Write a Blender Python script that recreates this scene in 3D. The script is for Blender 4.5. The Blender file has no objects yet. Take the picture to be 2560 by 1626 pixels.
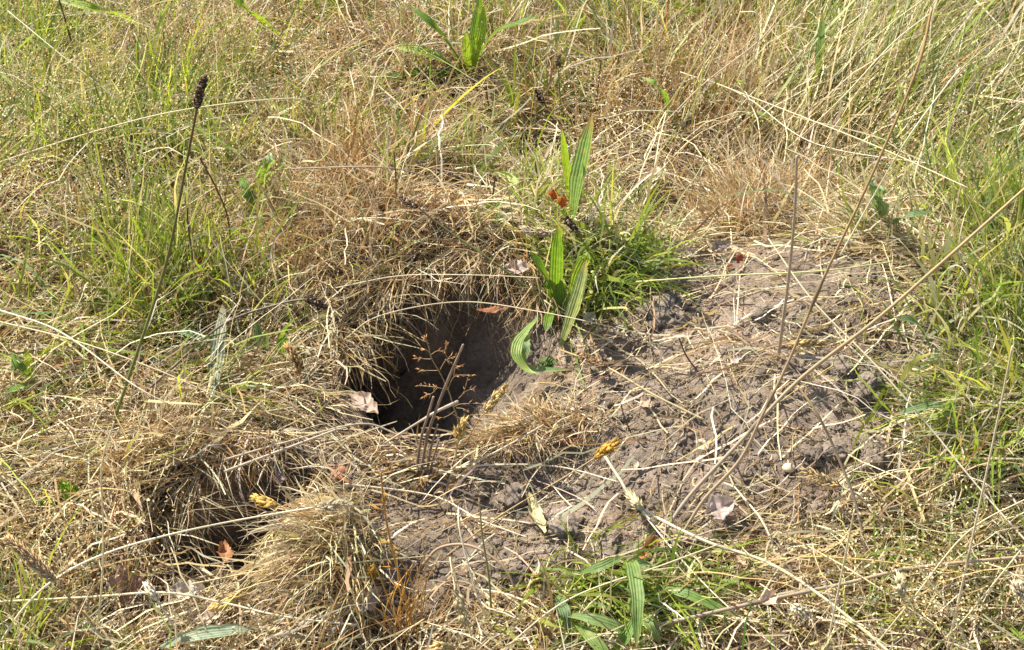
import bpy, math, random
import numpy as np
from mathutils import Vector

rng = np.random.default_rng(11)
random.seed(5)
R = math.radians
scene = bpy.context.scene
COL = scene.collection

# ------------------------------------------------------------------ camera
CAM_H, PITCH, HFOV = 1.0, R(42.0), R(37.0)
cam_d = bpy.data.cameras.new('camera')
cam = bpy.data.objects.new('camera', cam_d)
COL.objects.link(cam)
cam.location = (0, 0, CAM_H)
cam.rotation_euler = (math.pi / 2 - PITCH, 0, 0)
cam_d.sensor_fit = 'HORIZONTAL'
cam_d.angle = HFOV
cam_d.clip_start, cam_d.clip_end = 0.02, 500
scene.camera = cam

# ------------------------------------------------------------------ world and sun
SUN_EL, SUN_AZ = R(47), R(-50)          # azimuth measured from +Y (away from the camera) towards +X
w = bpy.data.worlds.new('World')
scene.world = w
w.use_nodes = True
nt = w.node_tree
bg = nt.nodes['Background']
sky = nt.nodes.new('ShaderNodeTexSky')
sky.sky_type = 'NISHITA'
sky.sun_disc = False
sky.sun_elevation = SUN_EL
sky.sun_rotation = SUN_AZ
nt.links.new(sky.outputs[0], bg.inputs[0])
bg.inputs[1].default_value = 0.10
sun_d = bpy.data.lights.new('sun', 'SUN')
sun_d.energy = 5.0
sun_d.angle = R(0.5)
sun_d.color = (1.0, 0.95, 0.86)
sun = bpy.data.objects.new('sun', sun_d)
COL.objects.link(sun)
SUN_DIR = Vector((math.sin(SUN_AZ) * math.cos(SUN_EL), math.cos(SUN_AZ) * math.cos(SUN_EL), math.sin(SUN_EL)))
sun.rotation_euler = SUN_DIR.to_track_quat('Z', 'Y').to_euler()
scene.view_settings.view_transform = 'Standard'
scene.view_settings.look = 'None'
scene.view_settings.exposure = 1.14
scene.view_settings.gamma = 1.0
scene.cycles.max_bounces = 8
scene.cycles.diffuse_bounces = 4
scene.cycles.transmission_bounces = 5

# ------------------------------------------------------------------ picture pixel <-> ground
TH = math.tan(HFOV / 2)
CP, SP = math.cos(PITCH), math.sin(PITCH)

def ray(px, py):
    nx = (np.asarray(px, float) - 1280) / 1280 * TH
    ny = -(np.asarray(py, float) - 813) / 1280 * TH
    return nx, CP + ny * SP, -SP + ny * CP

def at_z(px, py, z=0.0):
    dx, dy, dz = ray(px, py)
    t = (z - CAM_H) / dz
    return dx * t, dy * t

def to_px(x, y, z=0.0):
    vz = z - CAM_H
    depth = y * CP - vz * SP
    up = y * SP + vz * CP
    depth = np.maximum(depth, 0.05)
    return 1280 + x / depth / TH * 1280, 813 - up / depth / TH * 1280

# ------------------------------------------------------------------ noise
def vnoise(x, y, freq, seed):
    r = np.random.default_rng(seed)
    n = 256
    lat = r.random((n, n))
    u, v = np.asarray(x) * freq + 1000.3, np.asarray(y) * freq + 1000.7
    iu, iv = np.floor(u).astype(int), np.floor(v).astype(int)
    fu, fv = u - iu, v - iv
    fu, fv = fu * fu * (3 - 2 * fu), fv * fv * (3 - 2 * fv)
    a, b = lat[iu % n, iv % n], lat[(iu + 1) % n, iv % n]
    c, d = lat[iu % n, (iv + 1) % n], lat[(iu + 1) % n, (iv + 1) % n]
    return (a * (1 - fu) + b * fu) * (1 - fv) + (c * (1 - fu) + d * fu) * fv - 0.5

def fbm(x, y, freq, seed, octv=4, gain=0.5):
    s, a = 0, 1.0
    for k in range(octv):
        s = s + a * vnoise(x, y, freq * 2 ** k, seed + k)
        a *= gain
    return s

def sstep(a, b, x):
    t = np.clip((x - a) / (b - a), 0, 1)
    return t * t * (3 - 2 * t)

# ------------------------------------------------------------------ terrain raster
RES = 0.004
X0, X1, Y0, Y1 = -1.25, 1.25, 0.35, 2.6
gx = np.arange(X0, X1 + 1e-6, RES)
gy = np.arange(Y0, Y1 + 1e-6, RES)
GX, GY = np.meshgrid(gx, gy, indexing='ij')
GPX, GPY = to_px(GX, GY)

def poly_mask(pts, soft=18, wob=22, seed=3):
    """soft inside mask of a polygon given in picture pixels on the ground plane, edge roughened"""
    x = GPX + wob * 2 * fbm(GX, GY, 18, seed)
    y = GPY + wob * 2 * fbm(GX, GY, 18, seed + 50)
    inside = np.zeros(x.shape, bool)
    dist = np.full(x.shape, 1e9)
    n = len(pts)
    for i in range(n):
        ax, ay = pts[i]
        bx, by = pts[(i + 1) % n]
        cond = ((ay > y) != (by > y)) & (x < (bx - ax) * (y - ay) / (by - ay + 1e-9) + ax)
        inside ^= cond
        ll = (bx - ax) ** 2 + (by - ay) ** 2
        t = np.clip(((x - ax) * (bx - ax) + (y - ay) * (by - ay)) / ll, 0, 1)
        dist = np.minimum(dist, np.hypot(x - ax - t * (bx - ax), y - ay - t * (by - ay)))
    sd = np.where(inside, dist, -dist)
    return sd

SOIL_POLY = [(1330, 830), (1480, 860), (1560, 770), (1700, 745), (1690, 650), (1860, 640), (1990, 690), (2060, 760),
             (2200, 790), (2360, 870), (2450, 970), (2370, 1060), (2250, 1090), (2280, 1170), (2190, 1260), (2060, 1350),
             (1850, 1400), (1680, 1420), (1560, 1470), (1350, 1470), (1150, 1510), (960, 1560), (870, 1450), (880, 1290),
             (960, 1200), (1090, 1180), (1210, 1150), (1280, 1110), (1360, 1060), (1390, 960)]
HOLE_POLY = [(868, 890), (930, 815), (1040, 765), (1180, 748), (1300, 775), (1375, 845), (1415, 930), (1375, 1020), (1275, 1080),
             (1130, 1125), (990, 1115), (905, 1050), (862, 965)]
HOLLOW_POLY = [(400, 1370), (450, 1300), (540, 1240), (640, 1180), (740, 1165), (790, 1210), (750, 1280), (690, 1350), (620, 1410), (470, 1430)]
SD_SOIL = poly_mask(SOIL_POLY)
SD_HOLE = poly_mask(HOLE_POLY, wob=12, seed=9)
SD_HOLLOW = poly_mask(HOLLOW_POLY, wob=16, seed=21)
soil = sstep(-25, 35, SD_SOIL)
soil2 = np.zeros_like(soil)
for (px, py, rx, ry) in ((720, 1150, 130, 50), (600, 1210, 100, 45), (850, 1190, 70, 30), (880, 1060, 40, 30), (90, 1170, 50, 35), (320, 1500, 60, 40), (1675, 555, 110, 55), (1110, 555, 60, 38), (1490, 470, 60, 24), (1130, 260, 60, 22), (1280, 390, 70, 28), (700, 585, 40, 22), (1690, 650, 80, 30)):
    soil2 = np.maximum(soil2, np.exp(-(((GPX - px) / rx) ** 2 + ((GPY - py) / ry) ** 2) ** 2))

def bump(px, py, sx, sy, h):
    x, y = at_z(px, py)
    return h * np.exp(-((GX - x) / sx) ** 2 - ((GY - y) / sy) ** 2)

HS = 0.025 * fbm(GX, GY, 4.0, 31, 3)
for b in ((2040, 1010, .22, .20, .042), (1720, 1120, .22, .16, .02), (1900, 760, .12, .10, .02), (980, 640, .14, .10, .05), (1430, 700, .09, .06, .045),
          (470, 1170, .10, .07, .03), (850, 1390, .045, .05, .035), (2450, 760, .14, .16, .05), (300, 500, .3, .25, .03),
          (840, 1010, .03, .05, .012), (1380, 1080, .05, .03, .012), (1670, 550, .055, .045, -.04), (1570, 500, .05, .04, .03), (1115, 560, .035, .03, -.035), (1060, 520, .04, .03, .02), (1130, 275, .05, .04, -.03), (1290, 400, .06, .04, -.025), (1000, 1190, .1, .03, .008), (1650, 800, .035, .025, .018)):  # dips and rises at the far bare patches added to put them in shade
    HS = HS + bump(*b)
# rough crumbly soil
rough = np.maximum(soil, soil2)
cl = fbm(GX, GY, 26, 77, 4, 0.55)
HS = HS + rough * (0.009 * cl + 0.005 * np.maximum(fbm(GX, GY, 45, 90, 3), 0) + 0.003 * fbm(GX, GY, 160, 95, 1))
HS = HS + (1 - rough) * 0.006 * fbm(GX, GY, 50, 60, 2)
hole_t = sstep(-8, 140, SD_HOLE)
ramp = sstep(1330, 930, GPX)                       # shallow on the spoil side, deep towards the tunnel
DEPTH = hole_t ** 0.75 * (0.04 + 0.14 * ramp)
sx_, sy_ = at_z(955, 965)
DEPTH = DEPTH + 0.26 * np.exp(-(((GX - sx_) / 0.045) ** 2 + ((GY - sy_) / 0.05) ** 2) ** 1.5) * sstep(0, 40, SD_HOLE)
HOLLOW = 0.125 * sstep(-15, 55, SD_HOLLOW) * (0.75 + 0.5 * sstep(500, 650, GPX))
DEPTH = DEPTH + HOLLOW
HT = HS - DEPTH + sstep(0, 60, SD_HOLE) * 0.030 * fbm(GX, GY, 30, 40, 5, .65)

def samp(F, x, y):
    u = np.clip((np.asarray(x) - X0) / RES, 0, len(gx) - 1.001)
    v = np.clip((np.asarray(y) - Y0) / RES, 0, len(gy) - 1.001)
    i, j = u.astype(int), v.astype(int)
    a, b = u - i, v - j
    return (F[i, j] * (1 - a) + F[i + 1, j] * a) * (1 - b) + (F[i, j + 1] * (1 - a) + F[i + 1, j + 1] * a) * b

def hit(px, py, dz=0.0, surf=None):
    """ground point (plus dz) seen at a picture position"""
    F = HS if surf is None else surf
    z = 0.0
    for _ in range(8):
        x, y = at_z(px, py, z + dz)
        z = 0.5 * z + 0.5 * float(samp(F, x, y))
    x, y = at_z(px, py, z + dz)
    return Vector((float(x), float(y), z + dz))

# ------------------------------------------------------------------ materials
def nodes_mat(name):
    m = bpy.data.materials.new(name)
    m.use_nodes = True
    n = m.node_tree.nodes
    n.clear()
    out = n.new('ShaderNodeOutputMaterial')
    return m, m.node_tree, n, out

def plant_mat(name, trans=0.35, rough=0.5, spec=0.3, vary=0.12, nscale=60, tint=(1.1, 1.0, .8), spots=None):
    m, t, n, out = nodes_mat(name)
    at = n.new('ShaderNodeVertexColor'); at.layer_name = 'Col'
    tc = n.new('ShaderNodeTexCoord')
    no = n.new('ShaderNodeTexNoise'); no.inputs['Scale'].default_value = nscale; no.inputs['Detail'].default_value = 4
    t.links.new(tc.outputs['Object'], no.inputs['Vector'])
    mr = n.new('ShaderNodeMapRange'); mr.inputs[3].default_value = 1 - vary * 2; mr.inputs[4].default_value = 1 + vary * 2
    t.links.new(no.outputs['Fac'], mr.inputs[0])
    mx = n.new('ShaderNodeVectorMath'); mx.operation = 'SCALE'
    t.links.new(at.outputs['Color'], mx.inputs[0]); t.links.new(mr.outputs[0], mx.inputs['Scale'])
    p = n.new('ShaderNodeBsdfPrincipled')
    p.inputs['Roughness'].default_value = rough
    p.inputs['Specular IOR Level'].default_value = spec
    tr = n.new('ShaderNodeBsdfTranslucent')
    src = mx.outputs[0]
    if spots:
        n2 = n.new('ShaderNodeTexNoise'); n2.inputs['Scale'].default_value = spots; n2.inputs['Detail'].default_value = 5
        t.links.new(tc.outputs['Object'], n2.inputs['Vector'])
        m2 = n.new('ShaderNodeMapRange'); m2.inputs[1].default_value = .60; m2.inputs[2].default_value = .70; m2.inputs[4].default_value = .5
        t.links.new(n2.outputs['Fac'], m2.inputs[0])
        mc = n.new('ShaderNodeMix'); mc.data_type = 'RGBA'; mc.inputs[7].default_value = (.42, .36, .14, 1)
        t.links.new(m2.outputs[0], mc.inputs[0]); t.links.new(mx.outputs[0], mc.inputs[6])
        src = mc.outputs[2]
    tn = n.new('ShaderNodeVectorMath'); tn.operation = 'MULTIPLY'; tn.inputs[1].default_value = tint
    t.links.new(src, tn.inputs[0])
    t.links.new(src, p.inputs['Base Color']); t.links.new(tn.outputs[0], tr.inputs['Color'])
    ms = n.new('ShaderNodeMixShader'); ms.inputs[0].default_value = trans
    t.links.new(p.outputs[0], ms.inputs[1]); t.links.new(tr.outputs[0], ms.inputs[2])
    t.links.new(ms.outputs[0], out.inputs[0])
    return m

M_DRY = plant_mat('dry_grass_blades', 0.32, 0.55, 0.2, 0.10, 60, (1.12, 1.0, .78))
M_GREEN = plant_mat('green_grass_blades', 0.48, 0.5, 0.2, 0.12, 60, (1.2, 1.15, .62))
M_LEAF = plant_mat('broad_green_leaf', 0.45, 0.45, 0.3, 0.24, 170, (1.2, 1.15, .6), 110)
M_STALK = plant_mat('straw_stalk', 0.25, 0.45, 0.4, 0.10, 90)
M_HEAD = plant_mat('seed_head', 0.45, 0.6, 0.15, 0.15, 150)
M_DEAD = plant_mat('dead_leaf', 0.22, 0.6, 0.25, 0.22, 160)

def soil_mat():
    m, t, n, out = nodes_mat('dry_sandy_soil')
    tc = n.new('ShaderNodeNewGeometry')
    def noise(s, d, r=0.6):
        q = n.new('ShaderNodeTexNoise'); q.inputs['Scale'].default_value = s; q.inputs['Detail'].default_value = d
        q.inputs['Roughness'].default_value = r
        t.links.new(tc.outputs['Position'], q.inputs['Vector'])
        return q
    a, b, c = noise(16, 7, .65), noise(190, 6, 0.75), noise(700, 4, 0.75)
    r1 = n.new('ShaderNodeValToRGB')
    e = r1.color_ramp.elements
    e[0].position, e[0].color = 0.30, (0.225, 0.180, 0.136, 1)
    e[1].position, e[1].color = 0.72, (0.43, 0.352, 0.272, 1)
    t.links.new(a.outputs['Fac'], r1.inputs[0])
    r2 = n.new('ShaderNodeValToRGB')
    e = r2.color_ramp.elements
    e[0].position, e[0].color = 0.32, (0.55, 0.53, 0.52, 1)
    e[1].position, e[1].color = 0.70, (1.25, 1.22, 1.18, 1)
    t.links.new(b.outputs['Fac'], r2.inputs[0])
    mu = n.new('ShaderNodeMix'); mu.data_type = 'RGBA'; mu.blend_type = 'MULTIPLY'; mu.inputs[0].default_value = 1
    t.links.new(r1.outputs[0], mu.inputs[6]); t.links.new(r2.outputs[0], mu.inputs[7])
    vc = n.new('ShaderNodeVertexColor'); vc.layer_name = 'Col'
    mu2 = n.new('ShaderNodeMix'); mu2.data_type = 'RGBA'; mu2.blend_type = 'MULTIPLY'; mu2.inputs[0].default_value = 1
    t.links.new(mu.outputs[2], mu2.inputs[6]); t.links.new(vc.outputs['Color'], mu2.inputs[7])
    p = n.new('ShaderNodeBsdfPrincipled'); p.inputs['Roughness'].default_value = 0.95; p.inputs['Specular IOR Level'].default_value = 0.1
    t.links.new(mu2.outputs[2], p.inputs['Base Color'])
    ad = n.new('ShaderNodeMath'); ad.operation = 'MULTIPLY_ADD'; ad.inputs[1].default_value = 0.4
    t.links.new(c.outputs['Fac'], ad.inputs[0]); t.links.new(b.outputs['Fac'], ad.inputs[2])
    bp = n.new('ShaderNodeBump'); bp.inputs['Strength'].default_value = 0.9; bp.inputs['Distance'].default_value = 0.006
    t.links.new(ad.outputs[0], bp.inputs['Height']); t.links.new(bp.outputs[0], p.inputs['Normal'])
    t.links.new(p.outputs[0], out.inputs[0])
    return m
M_SOIL = soil_mat()

# ------------------------------------------------------------------ mesh helpers
def raw_mesh(name, verts, faces4=None, faces3=None, cols=None, mat=None, smooth=False):
    me = bpy.data.meshes.new(name)
    verts = np.asarray(verts, np.float32).reshape(-1, 3)
    idx, starts, tot = [], [], 0
    if faces4 is not None and len(faces4):
        f = np.asarray(faces4, np.int32).reshape(-1, 4)
        idx.append(f.ravel()); starts.append(np.arange(len(f)) * 4); tot = f.size
    if faces3 is not None and len(faces3):
        f = np.asarray(faces3, np.int32).reshape(-1, 3)
        idx.append(f.ravel()); starts.append(tot + np.arange(len(f)) * 3)
    idx = np.concatenate(idx).astype(np.int32); starts = np.concatenate(starts).astype(np.int32)
    me.vertices.add(len(verts)); me.vertices.foreach_set('co', verts.ravel())
    me.loops.add(len(idx)); me.loops.foreach_set('vertex_index', idx)
    me.polygons.add(len(starts)); me.polygons.foreach_set('loop_start', starts)
    if smooth:
        me.polygons.foreach_set('use_smooth', np.ones(len(starts), bool))
    if cols is not None:
        ca = me.color_attributes.new('Col', 'FLOAT_COLOR', 'POINT')
        c = np.ones((len(verts), 4), np.float32); c[:, :3] = np.asarray(cols, np.float32).reshape(-1, 3)
        ca.data.foreach_set('color', c.ravel())
    if mat: me.materials.append(mat)
    me.update(calc_edges=True)
    me.validate()
    return me

class Acc:
    """collects pieces of one mesh"""
    def __init__(s): s.v, s.q, s.t, s.c, s.n = [], [], [], [], 0
    def add(s, v, q=None, t=None, c=(1, 1, 1)):
        v = np.asarray(v, float).reshape(-1, 3)
        c = np.broadcast_to(np.asarray(c, float), v.shape) if np.ndim(c) == 1 else np.asarray(c, float).reshape(-1, 3)
        s.v.append(v); s.c.append(c)
        if q is not None and len(q): s.q.append(np.asarray(q, int).reshape(-1, 4) + s.n)
        if t is not None and len(t): s.t.append(np.asarray(t, int).reshape(-1, 3) + s.n)
        s.n += len(v)
    def mesh(s, name, mat, smooth=True, origin=None):
        v = np.concatenate(s.v)
        if origin is not None: v = v - np.asarray(origin)
        return raw_mesh(name, v, np.concatenate(s.q) if s.q else None, np.concatenate(s.t) if s.t else None,
                        np.concatenate(s.c), mat, smooth)

def link(name, me, parent=None, loc=None):
    o = bpy.data.objects.new(name, me)
    COL.objects.link(o)
    if parent: o.parent = parent
    if loc is not None: o.location = loc
    return o

def thing(name, label, cat, loc=(0, 0, 0), group=None):
    o = bpy.data.objects.new(name, None)
    o.empty_display_size = 0.02
    COL.objects.link(o)
    o.location = loc
    o['label'] = label; o['category'] = cat
    if group: o['group'] = group
    return o

def tag(o, label, cat, group=None):
    o['label'] = label; o['category'] = cat
    if group: o['group'] = group
    return o

# ------------------------------------------------------------------ ground: one sheet out to the horizon
def build_ground():
    ex = np.array([0.15, 0.4, 0.9, 2, 5, 12, 30, 80, 200])
    xs = np.concatenate([(X0 - ex)[::-1], gx, X1 + ex])
    ys = np.concatenate([(Y0 - ex)[::-1], gy, Y1 + ex])
    k = len(ex)
    A, B = np.meshgrid(xs, ys, indexing='ij')
    Z = 0.03 * fbm(A, B, 0.7, 8, 2) * 0
    Z = np.pad(HT, k, mode='edge')
    fade = np.ones_like(Z)
    Z = Z * fade
    dx = np.pad(DEPTH, k, mode='constant')
    hmask = np.pad(sstep(0, 30, SD_HOLE), k, mode='constant')
    dd = np.maximum(dx - 0.05, 0) * hmask
    A2 = A - 0.75 * dd                              # the burrow runs on under the left rim
    B2 = B + 0.35 * dd
    nx, ny = A.shape
    i = np.arange(nx * ny).reshape(nx, ny)
    f = np.stack([i[:-1, :-1], i[1:, :-1], i[1:, 1:], i[:-1, 1:]], -1).reshape(-1, 4)
    # soil colour: pale dry crust, darker moist earth inside the burrow, brown humus under the sward
    s = np.pad(np.maximum(rough, sstep(-10, 10, SD_HOLLOW)), k, mode='edge')[..., None]
    h = np.pad(sstep(0, 60, SD_HOLE), k, mode='constant')[..., None]
    c = s * np.array([1.0, 0.97, 0.97]) + (1 - s) * np.array([0.48, 0.40, 0.30])
    c = c * (1 + .55 * np.pad(fbm(GX, GY, 9, 640, 3) - .35 * np.clip(fbm(GX, GY, 40, 650, 3), 0, 1), k, mode='edge')[..., None])
    c = c * (1 - h) + h * np.array([0.92, 0.90, 0.88]) * (1 + .5 * np.pad(fbm(GX, GY, 45, 660, 3), k, mode='edge')[..., None])
    me = raw_mesh('ground', np.stack([A2, B2, Z], -1), f, None, c, M_SOIL, True)
    o = link('ground', me)
    o['kind'] = 'structure'
    o['label'] = 'dry grey-brown sandy soil with a dug burrow, a hollow and a spoil mound'
    return o
build_ground()

# ------------------------------------------------------------------ blades
def blades(root, az, el, length, droop, curl, width, c0, c1, nseg=5, kink=0.25, prof='blade', floor=0.0015, lie=None, r=None, cull=.96):
    r = r or rng
    N = len(az)
    st = np.linspace(0, 1, nseg + 1)
    smid = (st[1:] + st[:-1]) / 2
    kp = r.random(N) * 0.8 + 0.1
    ka = r.normal(0, 0.7, N) * (r.random(N) < kink)
    ke = r.normal(0, 0.6, N) * (r.random(N) < kink)
    on = smid[None] > kp[:, None]
    wob = r.normal(0, 0.13, (N, nseg))
    a = az[:, None] + curl[:, None] * smid[None] + ka[:, None] * on + wob
    e = el[:, None] - droop[:, None] * smid[None] ** 1.4 + ke[:, None] * on + r.normal(0, 0.06, (N, nseg))
    T = np.stack([np.cos(e) * np.cos(a), np.cos(e) * np.sin(a), np.sin(e)], -1)
    step = (length / nseg)[:, None, None]
    P = np.concatenate([root[:, None], root[:, None] + np.cumsum(T * step, 1)], 1)
    hz = samp(HT, P[..., 0], P[..., 1])
    lo = hz + floor + (0 if lie is None else lie[:, None])
    low = P[..., 2] < lo
    P[..., 2] = np.where(low, lo, P[..., 2])
    mid, tip = P[:, (nseg + 1) // 2], P[:, -1]
    if cull > 0:
        inn = np.maximum(np.maximum(samp(SD_HOLE, mid[:, 0], mid[:, 1]), samp(SD_HOLE, tip[:, 0], tip[:, 1])) - 12,
                         np.maximum(samp(SD_HOLLOW, mid[:, 0], mid[:, 1]), samp(SD_HOLLOW, tip[:, 0], tip[:, 1])) - 4)
        kk = ~((inn > 0) & (r.random(N) < cull))
        kk &= ~((samp(SD_SOIL, tip[:, 0], tip[:, 1]) > 40) & (samp(SD_SOIL, root[:, 0], root[:, 1]) < 15) & (r.random(N) < .6))
        P, width, c0, c1 = P[kk], width[kk], c0[kk], c1[kk]; N = len(P)
    Tv = np.gradient(P, axis=1)
    Tv /= np.linalg.norm(Tv, axis=-1, keepdims=True) + 1e-9
    rv = r.normal(0, 1, (N, 3)); rv[:, 2] += 0.8
    S = np.cross(Tv, rv[:, None])
    S /= np.linalg.norm(S, axis=-1, keepdims=True) + 1e-9
    if prof == 'blade':
        pw = np.interp(st, [0, 0.15, 0.6, 1], [0.75, 1, 0.85, 0.08])
    else:
        pw = np.interp(st, [0, 0.5, 1], [1, 0.85, 0.55])
    W = (width[:, None] * pw[None])[..., None] * 0.5
    V = np.stack([P - S * W, P + S * W], 2)                 # N, nseg+1, 2, 3
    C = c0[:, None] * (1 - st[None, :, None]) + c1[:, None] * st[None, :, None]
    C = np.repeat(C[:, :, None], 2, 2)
    b = (np.arange(N) * (nseg + 1) * 2)[:, None] + (np.arange(nseg) * 2)[None]
    F = np.stack([b, b + 1, b + 3, b + 2], -1)
    return V.reshape(-1, 3), F.reshape(-1, 4), C.reshape(-1, 3)

CLR = [(316, 1462, 60), (285, 1500, 50), (465, 1478, 45), (512, 1542, 45), (822, 1555, 70), (905, 1510, 60), (912, 1012, 65), (847, 1183, 45), (698, 1196, 45),
       (1632, 440, 45), (975, 262, 40), (2266, 1604, 60), (736, 904, 30), (545, 870, 45), (1155, 1080, 50), (80, 1400, 60), (1150, 1515, 40), (575, 1505, 40), (180, 1235, 40), (1240, 520, 40)]
LOWZ = [(640, 1150, 170, 60, .85), (720, 1120, 150, 55, .9), (1670, 560, 120, 55, .9), (1110, 575, 65, 50, .9), (1130, 280, 80, 40, .7), (1280, 400, 90, 45, .6), (2380, 950, 90, 110, .85), (2290, 1150, 80, 70, .6), (1500, 470, 60, 35, .8), (2270, 900, 90, 90, .9), (2330, 1040, 90, 70, .7), (1000, 1560, 200, 80, .85), (600, 1440, 130, 60, .95)] + [(a, b + .8 * r, r, r * 1.2, .92) for a, b, r in CLR] + [(1080, 1160, 250, 70, 1), (560, 1455, 200, 60, .9), (720, 1400, 90, 60, .9), (1180, 1540, 330, 60, .75), (1650, 1470, 220, 40, .6), (2120, 1400, 160, 60, .5), (2210, 960, 60, 120, .5), (960, 1560, 90, 60, .8), (860, 1080, 60, 50, .7)]
def lowmask(x, y):
    px, py = to_px(x, y)
    m = np.zeros(len(px))
    for a, b, c, d, k in LOWZ:
        m = np.maximum(m, k * np.exp(-(((px - a) / c) ** 2 + ((py - b) / d) ** 2) ** 2))
    return m

# sward character at picture places: green share, warm-brown share, density, length (m), rise (deg), lean azimuth (deg), lean strength
FLD = [
 (60, 60, 150, .75, .15, 1.0, .085, 62, 70, .3), (300, 60, 130, .7, .2, 1.0, .085, 62, 90, .3), (180, 230, 120, .6, .3, 1., .08, 60, 80, .3),
 (420, 200, 130, .42, .4, 1.0, .085, 65, 90, .3), (330, 330, 110, .6, .3, 1., .075, 62, 60, .3), (620, 80, 120, .5, .25, 1., .08, 58, 100, .3),
 (620, 300, 120, .38, .4, 1., .075, 55, 60, .3), (850, 150, 120, .12, .7, .9, .07, 55, 120, .3), (1000, 60, 100, .3, .45, 1., .08, 60, 90, .3),
 (880, 330, 120, .22, .5, 1., .07, 50, 60, .3), (120, 480, 130, .62, .3, 1., .08, 58, 60, .3), (440, 560, 110, .75, .25, 1.1, .085, 66, 80, .3),
 (300, 700, 120, .6, .35, 1., .085, 62, 70, .3), (80, 650, 120, .42, .3, 1., .085, 60, 60, .3), (620, 560, 90, .5, .2, 1., .08, 60, 80, .3), (700, 480, 80, .4, .3, 1., .07, 55, 80, .3),
 (1250, 100, 110, .5, .35, 1., .08, 60, 90, .3), (1450, 120, 120, .32, .35, 1., .085, 65, 80, .3), (1350, 280, 110, .12, .6, .9, .07, 60, 90, .3),
 (1150, 350, 100, .12, .6, .8, .06, 40, 60, .3), (1650, 100, 120, .4, .4, 1.1, .09, 66, 80, .3), (1700, 300, 120, .12, .35, 1.2, .085, 66, 80, .2),
 (1850, 150, 120, .15, .35, 1.2, .095, 60, 60, .5), (2100, 60, 120, .6, .1, 1.1, .12, 55, 45, .7), (2350, 120, 130, .3, .1, 1.2, .13, 50, 40, .8),
 (2100, 260, 120, .55, .1, 1.1, .12, 50, 45, .7), (2350, 330, 120, .5, .1, 1.1, .13, 50, 40, .8), (2500, 300, 120, .5, .1, 1.1, .12, 50, 45, .7),
 (1850, 420, 90, .08, .35, 1.2, .06, 62, 80, .2), (2050, 430, 90, .2, .15, 1., .07, 40, 30, .6), (2250, 500, 110, .5, .15, 1.1, .1, 50, 45, .6),
 (2480, 520, 110, .68, .05, 1.2, .11, 55, 50, .6), (2430, 700, 110, .85, .05, 1.3, .10, 60, 110, .4), (2300, 780, 70, .75, .1, 1.3, .08, 58, 150, .5), (2480, 850, 90, .8, .08, 1.2, .085, 60, 120, .4),
 (2200, 620, 70, .4, .15, 1., .07, 40, 100, .4), (2050, 620, 60, .15, .3, .8, .06, 30, 60, .2), (1700, 430, 70, .08, .5, .8, .06, 45, 80, .2), (1550, 380, 80, .12, .5, .9, .055, 45, 80, .2),
 (1250, 520, 70, .35, .3, .9, .05, 50, 80, .3), (1400, 560, 80, .7, .1, 1.1, .055, 55, 60, .3), (900, 560, 110, .08, .85, 1.2, .06, 58, 80, .3),
 (1080, 680, 90, .04, .7, 1.1, .06, 35, 300, .4), (820, 700, 90, .06, .6, 1.1, .06, 45, 270, .3), (850, 830, 70, .03, .3, 1.1, .055, 30, 300, .4),
 (150, 800, 110, .3, .3, 1., .085, 45, 320, .3), (400, 830, 110, .32, .35, 1., .075, 55, 70, .3), (620, 850, 100, .22, .25, 1., .07, 40, 60, .2),
 (80, 960, 110, .25, .2, 1., .09, 30, 330, .5), (300, 1000, 120, .12, .2, 1.1, .10, 25, 320, .5), (560, 1000, 120, .08, .2, 1.1, .085, 25, 330, .4),
 (760, 1040, 80, .04, .2, 1.1, .07, 20, 0, .3), (100, 1180, 110, .15, .25, .9, .08, 35, 320, .3), (320, 1180, 100, .12, .25, 1., .08, 35, 320, .3),
 (520, 1160, 80, .1, .35, 1.2, .06, 40, 300, .5), (200, 1340, 100, .06, .35, .9, .06, 35, 320, .2), (60, 1450, 100, .12, .4, .9, .06, 40, 60, .2),
 (350, 1380, 80, .06, .4, 1., .06, 40, 300, .3), (80, 1600, 70, .6, .2, 1., .07, 60, 80, .2), (250, 1570, 90, .2, .4, .8, .055, 35, 60, .2), (450, 1580, 90, .12, .3, .9, .06, 25, 20, .4),
 (650, 1560, 90, .15, .2, 1., .07, 25, 15, .4), (860, 1590, 80, .05, .4, .8, .05, 25, 15, .2), (1020, 1580, 70, .15, .6, 1., .055, 55, 80, .2), (1200, 1570, 90, .25, .4, .9, .05, 35, 30, .2),
 (1400, 1540, 80, .45, .25, 1., .055, 35, 30, .3), (1580, 1520, 90, .55, .15, 1., .06, 35, 330, .3), (1780, 1500, 100, .2, .25, 1., .08, 18, 345, .4), (1980, 1480, 100, .1, .3, .9, .07, 20, 350, .4),
 (2000, 1590, 80, .06, .4, .9, .06, 25, 350, .4), (2200, 1540, 90, .18, .45, .9, .06, 35, 60, .2), (2250, 1350, 90, .3, .25, 1., .06, 30, 60, .2), (2420, 1250, 100, .45, .15, 1., .075, 45, 50, .3),
 (2480, 1080, 90, .5, .1, 1.1, .08, 40, 180, .3), (2330, 1120, 80, .4, .1, 1.1, .075, 20, 180, .4), (2450, 1430, 90, .3, .2, 1., .07, 30, 60, .2), (2480, 1570, 80, .25, .25, .9, .07, 35, 50, .2),
 (1300, 1060, 60, .02, .6, .6, .03, 15, 0, .1), (900, 1130, 60, .03, .4, .8, .06, 15, 340, .2), (1000, 1250, 70, .03, .5, .5, .035, 20, 0, .1),
]
FA = np.array(FLD, float)

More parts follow.
